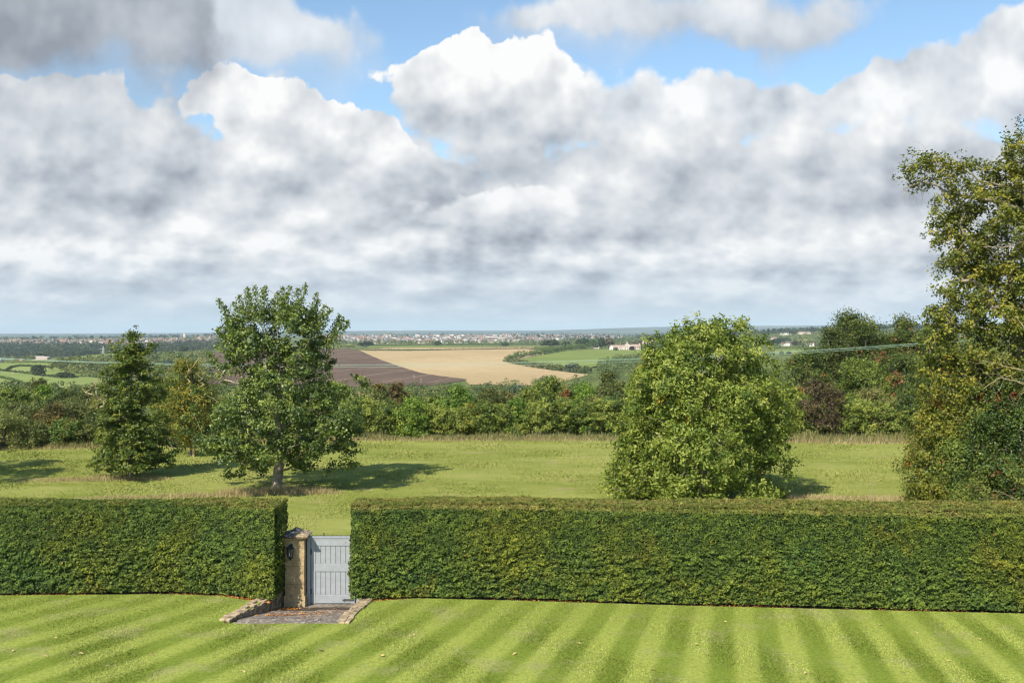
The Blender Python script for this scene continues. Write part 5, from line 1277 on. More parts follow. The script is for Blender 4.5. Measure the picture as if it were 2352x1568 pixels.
MIDS = [
 # px, width, top row, distance, material, shape, name, label, opts
 (8, 150, 935, 63.5, M_olive, 'bush', 'hawthorn_bush', 'rounded olive bush at the left edge on the far side of the field', {}),
 (75, 60, 1000, 64.0, M_olive, 'bush', 'hawthorn_bush', 'small low dark bush between the left edge bush and the leafy yellow green one', {}),
 (150, 100, 958, 65.2, M_mid, 'bush', 'hazel_bush', 'yellow green bush with a few red leaves left of the cone shaped tree', {'accent': 0.05}),
 (215, 80, 935, 65.5, M_dark, 'bush', 'blackthorn_bush', 'dark green bush directly left of the foot of the cone shaped tree', {}),
 (60, 150, 912, 76.0, M_olive, 'dome', 'willow_tree', 'wide dull olive tree behind the bushes at the left edge', {}),
 (30, 130, 886, 100.0, M_mid, 'round', 'oak_tree', 'big mid green oak at the left edge of the valley trees', {}),
 (98, 62, 882, 104.0, M_bright, 'round', 'ash_tree', 'pale yellow green tree between two dark oaks near the left edge', {}),
 (85, 70, 872, 118.0, M_dark, 'round', 'oak_tree', 'dark pointed tree just above the pale yellow green tree at the left', {}),
 (152, 95, 888, 98.0, M_dark, 'round', 'oak_tree', 'very dark round oak to the right of the pale yellow green tree', {}),
 (196, 100, 888, 92.0, M_dark, 'round', 'oak_tree', 'dark domed oak against the meadows just left of the cone shaped tree', {}),
 (160, 110, 912, 82.0, M_olive, 'dome', 'hawthorn_tree', 'greyish olive thorn tree below the dark round oak at the left', {}),
 (120, 70, 925, 74.0, M_brown, 'bush', 'thorn_bush', 'small reddish brown bush low among the left hand trees', {}),
 (232, 70, 895, 74.0, M_olive, 'bush', 'thorn_tree', 'straw coloured thorn partly hidden by the left side of the cone shaped tree', {}),
 (440, 140, 822, 60.0, M_gold, 'round', 'golden_tree', 'young tree with golden yellow leaves between the cone shaped tree and the maple', {'dens': 1.3, 'airy': 0.06}),
 (395, 95, 862, 64.0, M_mid, 'round', 'field_maple_tree', 'mid green tree beside the golden one, just right of the cone shaped tree', {}),
 (470, 150, 905, 66.0, M_dark, 'bush', 'hawthorn_bush', 'dark leafy bush behind the low left branches of the maple', {}),
 (560, 160, 890, 72.0, M_olive, 'bush', 'hawthorn_bush', 'olive bush seen through the lower branches of the maple', {}),
 (700, 150, 880, 76.0, M_olive, 'bush', 'hawthorn_bush', 'olive bush behind the right hand lower branches of the maple', {}),
 (765, 85, 868, 98.0, M_bright, 'round', 'lime_tree', 'yellow green round tree in front of the ploughed field, right of the maple', {}),
 (842, 105, 885, 88.0, M_olive, 'round', 'thorn_tree', 'twiggy olive tree in front of the middle of the ploughed field', {'airy': 0.08, 'twig': M_bark_yel}),
 (868, 60, 876, 108.0, M_brown, 'round', 'oak_tree', 'left of two brownish oaks below the ploughed field', {}),
 (912, 72, 880, 100.0, M_brown, 'round', 'oak_tree', 'right of two brownish oaks below the ploughed field', {}),
 (800, 110, 912, 76.0, M_olive, 'bush', 'thorn_bush', 'greyish olive bush in the hedge line just right of the maple', {}),
 (890, 100, 915, 78.0, M_mid, 'bush', 'hazel_bush', 'mid green bush behind the hedge below the two brownish oaks', {}),
 (945, 88, 912, 70.0, M_bright, 'bush', 'hazel_bush', 'bright green bushy tree standing out in the middle of the far hedge', {'dens': 1.5}),
 (1000, 100, 905, 92.0, M_mid, 'dome', 'field_maple_tree', 'green tree just behind and right of the bright green bush', {}),
 (1055, 110, 884, 90.0, M_bright, 'round', 'field_maple_tree', 'light green spreading tree under the tip of the ploughed field', {}),
 (1085, 70, 920, 71.0, M_gold, 'bush', 'thorn_bush', 'yellowish bush with a reddish patch in the far hedge', {'accent': 0.05}),
 (1120, 90, 888, 86.0, M_dark, 'round', 'ivy_clad_tree', 'narrow dark tree between the light green spreading tree and the stubble field trees', {}),
 (1165, 90, 892, 88.0, M_olive, 'round', 'willow_tree', 'feathery pale olive tree below the middle of the stubble field', {'airy': 0.08}),
 (1215, 80, 890, 80.0, M_mid, 'bush', 'hazel_bush', 'mid green bush behind the hedge, below the right part of the stubble field', {}),
 (1185, 60, 915, 71.0, M_bright, 'bush', 'hazel_bush', 'small bright green bush in the far hedge midway between the maple and the walnut', {'accent': 0.02}),
 (1262, 120, 866, 98.0, M_mid, 'round', 'oak_tree', 'broad olive green oak below the green pasture hill', {}),
 (1302, 40, 890, 84.0, M_chest, 'cone', 'ash_tree', 'thin tree turned orange brown behind the far hedge', {'accent': 0.4, 'airy': 0.1}),
 (1340, 80, 872, 90.0, M_bright, 'round', 'field_maple_tree', 'yellow green tree to the right of the orange brown one', {}),
 (1325, 90, 925, 71.5, M_bright, 'bush', 'hazel_bush', 'yellow green bush in the far hedge below the orange brown tree', {}),
 (1395, 90, 856, 100.0, M_dark, 'round', 'oak_tree', 'dark oak below the right end of the green pasture hill', {}),
 (1440, 110, 868, 86.0, M_dark, 'round', 'oak_tree', 'wide dark green oak touching the left side of the walnut tree', {}),
 (1482, 95, 834, 88.0, M_brown, 'round', 'oak_tree', 'tall brownish oak rising just left of the walnut tree', {'airy': 0.05}),
 (1415, 110, 908, 71.5, M_dark, 'bush', 'blackthorn_bush', 'dark rounded bush in the far hedge beside the walnut tree', {}),
 (1375, 70, 900, 76.0, M_olive, 'bush', 'thorn_bush', 'greyish twiggy bush behind the hedge, left of the dark rounded bush', {'airy': 0.06}),
 (1700, 300, 860, 80.0, M_mid, 'dome', 'field_maple_tree', 'wide green tree hidden behind the walnut tree', {}),
 (1962, 175, 718, 84.0, M_chest, 'round', 'horse_chestnut_tree', 'tallest dark green tree right of the walnut, with orange tips', {'accent': 0.035, 'dens': 1.4}),
 (2070, 150, 733, 86.0, M_chest, 'round', 'horse_chestnut_tree', 'green tree with orange tips between the tallest dark one and the overhanging tree', {'accent': 0.05, 'dens': 1.2}),
 (1850, 125, 798, 78.0, M_chest, 'round', 'horse_chestnut_tree', 'dark green tree with orange tips at the right shoulder of the walnut', {'accent': 0.04}),
 (1915, 125, 758, 82.0, M_dark, 'round', 'oak_tree', 'dark tree on the left flank of the tallest dark green tree', {}),
 (1985, 130, 812, 76.5, M_mid, 'dome', 'horse_chestnut_tree', 'layered mid green tree in front of the tallest dark one', {'dens': 1.2}),
 (2075, 150, 815, 77.0, M_chest, 'dome', 'horse_chestnut_tree', 'dark green tree with a big spray of dead orange leaves', {'accent': 0.05, 'dens': 1.2}),
 (2058, 34, 850, 74.0, M_chest, 'cone', 'dead_leaved_sapling', 'slim sapling covered in dead orange leaves, right of the layered green tree', {'accent': 0.45, 'airy': 0.08}),
 (1880, 115, 868, 69.0, M_purple, 'dome', 'copper_beech_tree', 'small dark purple copper beech beside the walnut tree', {'dens': 1.6}),
 (1950, 90, 905, 70.5, M_mid, 'bush', 'hazel_bush', 'green bush to the right of the purple tree', {}),
 (2015, 120, 888, 70.0, M_olive, 'bush', 'blackthorn_bush', 'wide grey green bush between the purple tree and the overhanging tree', {}),
 (2095, 110, 880, 69.0, M_dark, 'bush', 'blackthorn_bush', 'dark grey green bush next to the drooping foliage of the overhanging tree', {}),
 (2360, 170, 770, 82.0, M_dark, 'dome', 'oak_tree', 'dark oak beyond the field hidden behind the right edge tree', {}),
 (2520, 170, 790, 80.0, M_mid, 'dome', 'oak_tree', 'green oak beyond the field outside the right edge', {}),
 (-110, 160, 930, 64.0, M_olive, 'bush', 'hawthorn_bush', 'olive bush on the field margin outside the left edge', {}),
 (-130, 170, 885, 95.0, M_dark, 'round', 'oak_tree', 'dark oak beyond the field outside the left edge', {}),
 (2180, 160, 760, 80.0, M_chest, 'dome', 'horse_chestnut_tree', 'dark tree glimpsed through the branches of the overhanging tree', {'accent': 0.03}),
]
for (px, w, top, Y, mt, sh, nm, lab, kw) in MIDS:
    mid(nm, 'bush' if nm.endswith('bush') else 'tree', lab, px, w, top, Y, mt, sh, **kw)

def bare(name, label, px, row, Y, w, seed, n=46):
    g = np.random.default_rng(seed); k = Y / F; x = at(px, Y); zg = float(zt(x, Y)); H0 = CAM_H - (row - HZ) * k - zg
    att = envelope([(H0 * 0.55, w * k * 0.3), (H0 * 0.85, w * k * 0.5), (H0, w * k * 0.35)], n, g, inner=0.2)
    A, par, r, tips = skeleton([(0, 0, q) for q in np.linspace(-0.1, H0 * 0.5, 6)], att, g, 0.5, 0.013, 0.09, 0.8)
    o = empty(name, (x, Y, zg)); tag(o, label, 'tree'); link('branches', wood_mesh('branches', A, par, r, 0), M_bark_yel, o)
bare('bare_tree', 'bare pale branches reaching up left of the cone shaped tree', 222, 868, 68.5, 62, 61)
bare('bare_tree', 'bare pale twiggy tree in front of the two brownish oaks', 838, 892, 75.0, 70, 62)
bare('bare_tree', 'thin pale stem with bare twigs rising through the golden tree', 445, 806, 59.4, 50, 63, 30)

# ------------------------------------------------------------------ the far country
def crown_quads(g, cx, cy, z0, h, w, n, L, conic=0.0):
    """leaf masses of one distant tree, rooted on the land"""
    nl = max(4, n // 12)
    th = g.uniform(0, 6.283, nl); zz = g.uniform(0.25, 0.92, nl)
    rr = np.sin(np.pi * np.clip(zz * 0.9 + 0.08, 0, 1)) ** 0.6 * w * 0.34 * (1 - conic * zz)
    C = np.stack([cx + rr * np.cos(th), cy + rr * np.sin(th), z0 + zz * h * 0.95], 1)
    C = np.vstack([C, [[cx, cy, z0 + h * 0.9]], [[cx, cy, z0 + h * 0.5]]])
    per = max(2, n // len(C)); R0 = np.minimum(w * 0.27, h * 0.3)
    d = norm(g.normal(size=(len(C) * per, 3))); d[:, 2] = np.abs(d[:, 2]) * 0.9 - 0.15
    P = np.repeat(C, per, 0) + d * R0 * g.uniform(0.75, 1.0, (len(d), 1)) * np.array([[1, 1, 0.8]])
    P[:, 2] = np.maximum(P[:, 2], z0 + 0.1 * h)
    N = d + np.array([[0, 0, 0.35]]) + g.normal(size=d.shape) * 0.35
    s = g.uniform(0.7, 1.3, len(P)); V, Fq = leaf_quads(P, N, L * s, L * 0.8 * s, g, 0.1)
    v = np.clip(np.repeat(g.random(len(C)), per) * 0.5 + 0.25 + g.normal(size=len(P)) * 0.12, 0, 1)
    return V, Fq, v

def far_mat(name, lo, hi, mid_):
    return leafmat(name, [lo, mid_, hi], trans=0.1, orand=0.25, rough=0.9, spec=0.05)
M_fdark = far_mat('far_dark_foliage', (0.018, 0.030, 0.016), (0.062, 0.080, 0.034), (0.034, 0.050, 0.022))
M_fmid = far_mat('far_green_foliage', (0.036, 0.058, 0.018), (0.115, 0.135, 0.045), (0.066, 0.092, 0.028))
M_foli = far_mat('far_olive_foliage', (0.090, 0.102, 0.034), (0.24, 0.235, 0.090), (0.16, 0.172, 0.056))
M_fpurp = far_mat('far_purple_foliage', (0.025, 0.018, 0.020), (0.07, 0.045, 0.045), (0.04, 0.028, 0.03))
M_fbrown = far_mat('far_brown_foliage', (0.055, 0.048, 0.026), (0.14, 0.115, 0.06), (0.09, 0.075, 0.038))

# prototypes of unit size, copied to place
PRO = {}
def proto(kind, n, conic=0.0, L=0.13):
    g = np.random.default_rng(hash(kind) % 1000 if False else sum(map(ord, kind)))
    V, Fq, v = crown_quads(g, 0, 0, 0, 1.0, 1.0, n, L, conic)
    Vt, Ft = tubes(np.array([[0, 0, -0.08]]), np.array([[0, 0, 0.5]]), np.array([0.035]), np.array([0.02]), 6)
    me = np_mesh(kind, np.vstack([V, Vt]), np.vstack([Fq, Ft + len(V)]), v=np.concatenate([v, np.full(len(Ft), 0.2)]))
    me.materials.append(M_fdark)
    return me
PRO = {'round': [proto('round_crown_a', 900), proto('round_crown_b', 900), proto('round_crown_c', 900)], 'cone': [proto('cone_crown', 700, 0.8)],
       'poplar': [proto('poplar_crown', 700, 0.2)]}
def far_tree(px, row, hpx, wpx, Y, mat, label, group=None, kind='round', name='distant_tree', cat='tree', base=False):
    """row = row of the foot of the tree, hpx/wpx its height and width in frame pixels"""
    global _ft
    if Y is None: x, Y, z = hit(px, row, 250, 6000)
    else: x = at(px, Y); z = float(zt(x, Y))
    k = Y / F; L = PRO[kind]; _ft = globals().get('_ft', 0) + 1
    o = bpy.data.objects.new(name, L[_ft % len(L)]); COL.objects.link(o)
    o.location = (x, Y, z - 0.3); o.scale = (wpx * k, wpx * k, hpx * k); o.rotation_euler = (0, 0, _ft * 2.4)
    o.material_slots[0].link = 'OBJECT'; o.material_slots[0].material = mat
    tag(o, label, cat, group)
    return o

def scatter_mass(name, label, area, n, mats_col, hr, L, per, y0, y1, seed, kind='stuff', thin=None, cat='woodland'):
    """one far-off mass of trees: area = list of (px, row_top, row_bottom) spans of land"""
    g = np.random.default_rng(seed); parts = []
    ps = [a[0] for a in area]; k = 0; tries = 0
    while k < n and tries < n * 6:
        tries += 1
        px = g.uniform(ps[0], ps[-1]); rt = np.interp(px, ps, [a[1] for a in area]); rb = np.interp(px, ps, [a[2] for a in area])
        row = rt + (rb - rt) * g.random()
        if thin and not thin(px, row, g): continue
        x, Y, z = hit(px, row, y0, y1); h = g.uniform(*hr)
        V, Fq, v = crown_quads(g, x, Y, z - 0.4, h, h * g.uniform(0.9, 1.4), per, L * h)
        parts.append((V, Fq, np.clip(v + (g.random() - 0.5) * 0.6, 0, 1))); k += 1
    V, Fq, v = merge(parts)
    o = link(name, np_mesh(name, V, Fq, v=v), mats_col); tag(o, label, cat, None, kind)
    return o

# --- woods reading as one mass
scatter_mass('hill_woodland', 'dark wooded hillside below the town at the far left', [(-40, 792, 826), (200, 794, 824), (320, 796, 822), (480, 788, 808), (560, 786, 802)], 1500, M_fdark, (9, 15), 0.22, 42, 2150, 3600, 71)  # dark leaf colour stands in for cloud shadow over the left hill
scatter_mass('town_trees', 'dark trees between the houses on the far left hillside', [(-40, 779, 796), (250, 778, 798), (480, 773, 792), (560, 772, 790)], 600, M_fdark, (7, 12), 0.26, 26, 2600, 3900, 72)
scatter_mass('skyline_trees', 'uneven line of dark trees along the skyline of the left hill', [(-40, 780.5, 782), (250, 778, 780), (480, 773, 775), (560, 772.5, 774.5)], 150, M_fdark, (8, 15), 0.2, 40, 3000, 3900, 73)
scatter_mass('scrub', 'hillside of olive and green scrub between the left meadows and the ploughed field', [(120, 834, 846), (180, 831, 864), (250, 826, 866), (330, 816, 884), (480, 812, 890)], 620, M_foli, (4, 9), 0.18, 60, 700, 1750, 74)
scatter_mass('scrub', 'darker green bushes dotted through the left hillside scrub', [(120, 836, 852), (250, 822, 868), (330, 812, 880), (500, 808, 890)], 220, M_fmid, (5, 10), 0.18, 60, 700, 1750, 75)
scatter_mass('valley_woodland', 'soft green woods in the valley bottom below the stubble field', [(560, 903, 935), (930, 903, 935), (1060, 897, 935), (1130, 886, 935), (1230, 889, 935), (1330, 877, 935), (1400, 868, 930), (1500, 862, 925), (1900, 850, 925), (2200, 846, 925)], 560, M_fmid, (4, 8), 0.13, 110, 250, 1000, 76)
scatter_mass('valley_woodland', 'bluish trees in the left of the valley below the meadows', [(-40, 906, 930), (560, 900, 930)], 160, M_fmid, (5, 9), 0.14, 80, 250, 800, 77)
scatter_mass('middle_woodland', 'belt of woods between the fields and the pale town', [(690, 789, 796), (850, 787, 794), (1100, 787, 793), (1350, 782, 796), (1560, 780, 800), (1600, 778, 800)], 650, M_fmid, (8, 13), 0.17, 44, 1750, 3100, 78)
scatter_mass('town_trees', 'dark trees scattered among the pale houses of the middle town', [(700, 770, 788), (1420, 770, 788)], 420, M_fdark, (8, 14), 0.24, 26, 3100, 4500, 79)
scatter_mass('plain_woodland', 'woods across the plain under the blue hills', [(1180, 771, 784), (1400, 768, 784), (1600, 767, 784), (2200, 760, 790)], 900, M_fdark, (10, 18), 0.24, 26, 3000, 9000, 80)
scatter_mass('ridge_woodland', 'trees and hedges covering the hillside right of the walnut tree', [(1720, 764, 800), (1800, 762, 800), (1900, 760, 800), (2200, 756, 800)], 420, M_fmid, (8, 13), 0.17, 44, 1550, 3000, 81)
scatter_mass('slope_woodland', 'dark wooded bank below the green pasture hill', [(1376, 838, 862), (1430, 827, 858), (1460, 822, 856), (1560, 816, 856)], 200, M_fmid, (6, 9), 0.15, 80, 900, 1400, 82)

# --- hedgerows dividing the far fields, each one a hedge
def hedgerow(label, pts, h, w, mat, y0, y1, seed, gap=0.0, per=26, Lk=0.22):
    g = np.random.default_rng(seed); P = [hit(a, b, y0, y1) for a, b in pts]; parts = []
    o0 = P[len(P) // 2]
    for (a, b) in zip(P[:-1], P[1:]):
        d = math.hypot(b[0] - a[0], b[1] - a[1]); n = max(2, int(d / (w * 0.36)))
        for i in range(n):
            if g.random() < gap: continue
            t = (i + g.random() * 0.6) / n; x = a[0] + (b[0] - a[0]) * t + g.normal() * w * 0.15; y = a[1] + (b[1] - a[1]) * t + g.normal() * w * 0.15
            hh = h * g.uniform(0.65, 1.3); V, Fq, v = crown_quads(g, x, y, float(zt(x, y)) - 0.3, hh, w * g.uniform(0.9, 1.4), per, Lk * h); V = V - np.array(o0); parts.append((V, Fq, np.clip(v + g.normal() * 0.15, 0, 1)))
    V, Fq, v = merge(parts); o = link('hedgerow', np_mesh('hedgerow', V, Fq, v=v), mat); o.location = o0
    tag(o, label, 'hedge', 'hedgerows between the distant fields')
hedgerow('long low dark hedge dividing the big stubble field from the pale strip above it', [(836, 803.5), (900, 805), (1000, 804.5), (1100, 803), (1232, 801)], 2.6, 3.6, M_fdark, 1000, 2000, 91, 0.0)
hedgerow('hedge of small trees running up between the stubble field and the green pasture hill', [(1164, 831), (1190, 825), (1236, 817), (1285, 808), (1320, 803), (1350, 801)], 8.0, 8.0, M_fmid, 700, 1800, 92, 0.0, 60, 0.17)
hedgerow('dark hedge curving below the green pasture hill', [(1160, 832), (1190, 838), (1225, 845), (1262, 850), (1300, 854), (1340, 858)], 6.0, 6.5, M_fmid, 700, 1400, 93, 0.05, 60, 0.2)
hedgerow('dark hedge crossing the left meadows below the lone round oak', [(-10, 852), (40, 857), (80, 861.5), (130, 868), (165, 868.5), (200, 866), (250, 871)], 2.6, 3.2, M_fdark, 500, 1300, 94, 0.05)
hedgerow('hedge curving over the top of the left meadows', [(14, 853), (28, 845), (45, 841.5), (80, 843), (121, 846)], 2.6, 3.0, M_fdark, 500, 1500, 95, 0.05)
hedgerow('short hedge slanting across the lowest left meadow', [(-10, 866), (20, 873), (50, 882)], 2.4, 3.0, M_fmid, 400, 1300, 96, 0.05)
hedgerow('hedge along the foot of the barns at the far left', [(-10, 834), (60, 834.5), (120, 834)], 2.6, 3.5, M_fmid, 1000, 1700, 97, 0.0)
hedgerow('thin hedge between the bright green strip and the woods below the town', [(845, 794.5), (1000, 793.5), (1240, 793)], 4.0, 6.0, M_fmid, 1700, 2500, 98, 0.0)
hedgerow('hedge along the garden side of the pink farmhouse', [(1395, 803), (1430, 803.5), (1470, 804)], 2.0, 3.0, M_foli, 1000, 1800, 99, 0.0)
hedgerow('hedge at the foot of the hillside with white houses', [(1780, 802), (1830, 802), (1880, 801)], 4.5, 5.0, M_fmid, 1000, 2500, 100, 0.1)

# --- single trees one can pick out far away
FT = [
 (88, 863, 25, 31, None, M_fdark, 'round', 'lone big round dark oak standing in the left meadows'),
 (148, 869, 15, 40, None, M_fdark, 'round', 'low spreading dark thicket right of the lone round oak in the meadows'),
 (96, 824, 14, 26, 1500, M_fdark, 'round', 'dark tree standing behind the pale barns'),
 (40, 832, 9, 15, 1400, M_fbrown, 'round', 'small brownish tree left of the pale barns'),
 (60, 833, 11, 24, 1400, M_fmid, 'round', 'green tree at the left end of the pale barns'),
 (72, 840, 12, 18, 1350, M_foli, 'round', 'olive tree just below the left end of the pale barns'),
 (422, 812, 15, 19, 1500, M_fdark, 'round', 'lone dark round tree on the crest left of the maple'),
 (246, 817, 9, 12, 1480, M_fmid, 'round', 'small green tree at the foot of the lattice pylon'),
 (345, 815, 20, 26, 1350, M_fmid, 'round', 'green tree on the scrubby crest right of the cone shaped tree top'),
 (386, 850, 25, 36, 1000, M_blue, 'round', 'bluish green tree low on the scrubby slope beside the golden tree'),
 (318, 814, 13, 16, 1400, M_fmid, 'round', 'green tree on the crest immediately right of the cone shaped tree tip'),
 (1005, 797, 12, 15, 1800, M_fdark, 'round', 'round tree at the middle of the woods edge above the stubble strip'),
 (840, 797, 14, 34, 1850, M_fdark, 'round', 'dark clump above the left end of the stubble strip'),
 (800, 797, 9, 30, 1850, M_foli, 'round', 'pale olive clump above the crest of the ploughed field'),
 (1160, 796, 11, 18, 1850, M_fdark, 'round', 'dark tree above the right end of the long hedge'),
 (1264, 800, 17, 40, 1650, M_fdark, 'round', 'dark spreading tree above the far right corner of the stubble field'),
 (1300, 800, 15, 22, 1600, M_fdark, 'round', 'dark tree left of the tall group behind the pasture'),
 (1340, 800, 22, 34, 1600, M_fdark, 'round', 'left tree of the tall dark group behind the pasture'),
 (1362, 803, 22, 20, 1550, M_fmid, 'round', 'narrow green tree in the tall dark group behind the pasture'),
 (1381, 802, 28, 24, 1520, M_fdark, 'cone', 'pointed dark conifer just left of the pink farmhouse'),
 (1398, 796, 24, 26, 1650, M_fbrown, 'round', 'dark brownish tree behind the left end of the farmhouse'),
 (1440, 792, 15, 30, 1700, M_fbrown, 'round', 'reddish brown tree behind the farmhouse roof'),
 (1468, 792, 20, 38, 1700, M_fbrown, 'round', 'big brownish tree behind the right half of the farmhouse'),
 (1414, 803, 9, 11, 1465, M_fmid, 'round', 'small green tree in front of the left half of the farmhouse'),
 (1452, 803.5, 11, 13, 1465, M_fpurp, 'round', 'small dark purple tree in front of the farmhouse'),
 (1486, 804, 17, 26, 1480, M_fdark, 'round', 'dark tree at the right end of the farmhouse'),
 (1510, 804, 22, 30, 1480, M_fmid, 'round', 'green tree to the right of the farmhouse'),
 (1500, 782, 18, 28, 2600, M_fdark, 'round', 'dark crown on the plain directly above the farmhouse chimneys'),
 (1525, 781, 18, 26, 2650, M_fdark, 'round', 'dark crown on the plain just right of the farmhouse'),
 (1550, 803, 24, 40, 1550, M_foli, 'round', 'pale olive tree near the left shoulder of the walnut tree'),
 (1580, 806, 34, 36, 1400, M_blue, 'round', 'bluish tree against the upper left edge of the walnut tree'),
 (1316, 847, 22, 34, 1000, M_blue, 'round', 'bluish round tree at the lower edge of the green pasture hill'),
 (1345, 852, 18, 26, 980, M_fmid, 'round', 'green tree right of the bluish one at the edge of the pasture hill'),
 (1250, 872, 30, 24, 760, M_blue, 'round', 'tall blue green tree standing against the stubble field'),
 (1186, 876, 26, 34, 640, M_blue, 'round', 'pale grey green willow group against the bottom of the stubble field'),
 (1210, 882, 22, 30, 600, M_fmid, 'round', 'round green tree beside the willow group'),
 (1132, 880, 20, 34, 640, M_fmid, 'round', 'round green tree at the bottom left of the stubble field'),
 (1095, 882, 16, 30, 680, M_fmid, 'round', 'green tree below the tip of the ploughed field'),
 (1230, 880, 18, 12, 700, M_fdark, 'round', 'small dark tree in front of the stubble between the two blue green trees'),
 (1060, 886, 16, 30, 620, M_blue, 'round', 'bluish tree in the valley just right of the power poles'),
 (1000, 892, 14, 46, 560, M_fmid, 'round', 'low green clump in the valley under the ploughed field'),
 (1300, 872, 20, 34, 720, M_foli, 'round', 'olive tree in the valley below the pasture hill'),
 (1345, 875, 22, 36, 680, M_fmid, 'round', 'green tree in the valley below the right end of the pasture hill'),
 (1785, 796, 16, 30, 1900, M_fdark, 'round', 'dark tree between the white houses and the walnut tree'),
 (1828, 797, 13, 16, 1850, M_fpurp, 'round', 'small dark purple tree among the white houses'),
 (1845, 788, 14, 30, 2000, M_foli, 'round', 'olive tree above the right hand white house'),
 (1800, 783, 12, 30, 2200, M_fdark, 'round', 'dark tree above the white houses on the hillside'),
 (1872, 795, 14, 26, 1850, M_fmid, 'round', 'green tree at the left edge of the tall orange tipped trees'),
 (1795, 812, 8, 10, 1500, M_fdark, 'round', 'left of two small round bushes in the hillside pasture'),
 (1812, 812, 8, 11, 1500, M_fdark, 'round', 'right of two small round bushes in the hillside pasture'),
 (1767, 763, 12, 4, 3000, M_fdark, 'poplar', 'single thin dark conifer on the ridge right of the walnut tree'),
]
for (px, row, h, w, Y, mt, kd, lab) in FT: far_tree(px, row, h, w, Y, mt, lab, kind=kd, group=None)
for i in range(6): far_tree(1813 + i * 3.4, 768 + (i % 2), 15 + (i * 7 % 4), 3.2, 2600, M_fdark, 'tall slim poplar in the row on the ridge to the right of the walnut tree', 'row of slim poplars on the ridge', 'poplar', 'poplar_tree')

# --- houses
M_white = simple('white_render', (0.70, 0.66, 0.60), 0.9, 0.05); M_cream = simple('cream_wall', (0.56, 0.46, 0.35), 0.9, 0.08); M_brick = simple('brick_wall', (0.36, 0.22, 0.16), 0.9, 0.1)
M_tile = simple('clay_tile_roof', (0.27, 0.165, 0.125), 0.9, 0.15); M_slate = simple('slate_roof', (0.13, 0.12, 0.125), 0.8, 0.1); M_pink = simple('pinkish_stone', (0.56, 0.485, 0.42), 0.9, 0.12, 0.4)
M_ptile = simple('pinkish_tile_roof', (0.36, 0.265, 0.22), 0.9, 0.12, 0.4); M_win = simple('dark_window_glass', (0.03, 0.035, 0.04), 0.2); M_tin = simple('grey_sheet_roof', (0.42, 0.43, 0.43), 0.6, 0.08)
M_concrete = simple('pale_barn_wall', (0.52, 0.43, 0.37), 0.9, 0.08)

def gable(b, x0, x1, y0, y1, z0, ze, zr, wall=0, roof=1, axis='x', ov=0.3):
    """house body with a pitched roof; the ridge runs along axis"""
    b.box(x0, x1, y0, y1, z0, ze, wall)
    if axis == 'x':
        ym = (y0 + y1) / 2
        b.add([(x0, y0, ze), (x0, y1, ze), (x0, ym, zr - 0.15), (x1, y0, ze), (x1, y1, ze), (x1, ym, zr - 0.15)], [(0, 2, 1), (3, 4, 5)], wall)
        e = (zr - ze) / (ym - y0) * ov
        b.add([(x0 - ov, y0 - ov, ze - e), (x1 + ov, y0 - ov, ze - e), (x1 + ov, ym, zr), (x0 - ov, ym, zr), (x0 - ov, y1 + ov, ze - e), (x1 + ov, y1 + ov, ze - e)], [(0, 1, 2, 3), (3, 2, 5, 4)], roof)
    else:
        xm = (x0 + x1) / 2
        b.add([(x0, y0, ze), (x1, y0, ze), (xm, y0, zr - 0.15), (x0, y1, ze), (x1, y1, ze), (xm, y1, zr - 0.15)], [(0, 1, 2), (3, 5, 4)], wall)
        e = (zr - ze) / (xm - x0) * ov
        b.add([(x0 - ov, y0 - ov, ze - e), (x0 - ov, y1 + ov, ze - e), (xm, y1 + ov, zr), (xm, y0 - ov, zr), (x1 + ov, y0 - ov, ze - e), (x1 + ov, y1 + ov, ze - e)], [(0, 3, 2, 1), (3, 4, 5, 2)], roof)
def windows(b, x0, x1, y, rows, n, mi=2, w=1.0, h=1.2):
    for z in rows:
        for i in range(n):
            x = x0 + (x1 - x0) * (i + 0.5) / n; b.box(x - w / 2, x + w / 2, y - 0.06, y - 0.01, z, z + h, mi)

def house_mesh(name, w, d, he, hr, wall, roof, axis='x', chim=True, wn=4):
    b = MB(); gable(b, -w / 2, w / 2, -d / 2, d / 2, -3, he, hr, 0, 1, axis)
    windows(b, -w / 2 + 0.5, w / 2 - 0.5, -d / 2, (0.9, 3.6) if he > 4.5 else (0.9,), wn)
    if chim: b.box(w / 2 - 1.2, w / 2 - 0.4, -0.4, 0.4, hr - 1.0, hr + 1.0, 0)
    me = bpy.data.meshes.new(name); me.from_pydata(b.v, [], b.f); me.update(); me.polygons.foreach_set('material_index', b.m)
    for m in (wall, roof, M_win): me.materials.append(m)
    return me
HM = [house_mesh('semi_white_tile', 13, 8, 5.2, 8.2, M_white, M_tile), house_mesh('semi_cream_tile', 12, 8, 5.2, 8.4, M_cream, M_tile), house_mesh('terrace_cream_slate', 22, 8, 5.3, 8.3, M_cream, M_slate, wn=8), house_mesh('gabled_white', 9, 9, 5.0, 8.6, M_white, M_slate, 'y', wn=3),
      house_mesh('brick_tile', 12, 8, 5.2, 8.2, M_brick, M_tile), house_mesh('long_terrace_white', 30, 8, 5.4, 8.4, M_white, M_tile, wn=10), house_mesh('block_of_flats', 26, 12, 9.0, 11.5, M_white, M_slate, wn=9)]
def put_house(me, x, y, z, rz, name, label, group, sc=1.0):
    o = bpy.data.objects.new(name, me); COL.objects.link(o); o.location = (x, y, z); o.rotation_euler = (0, 0, rz); o.scale = (sc,) * 3
    tag(o, label, 'house', group); return o

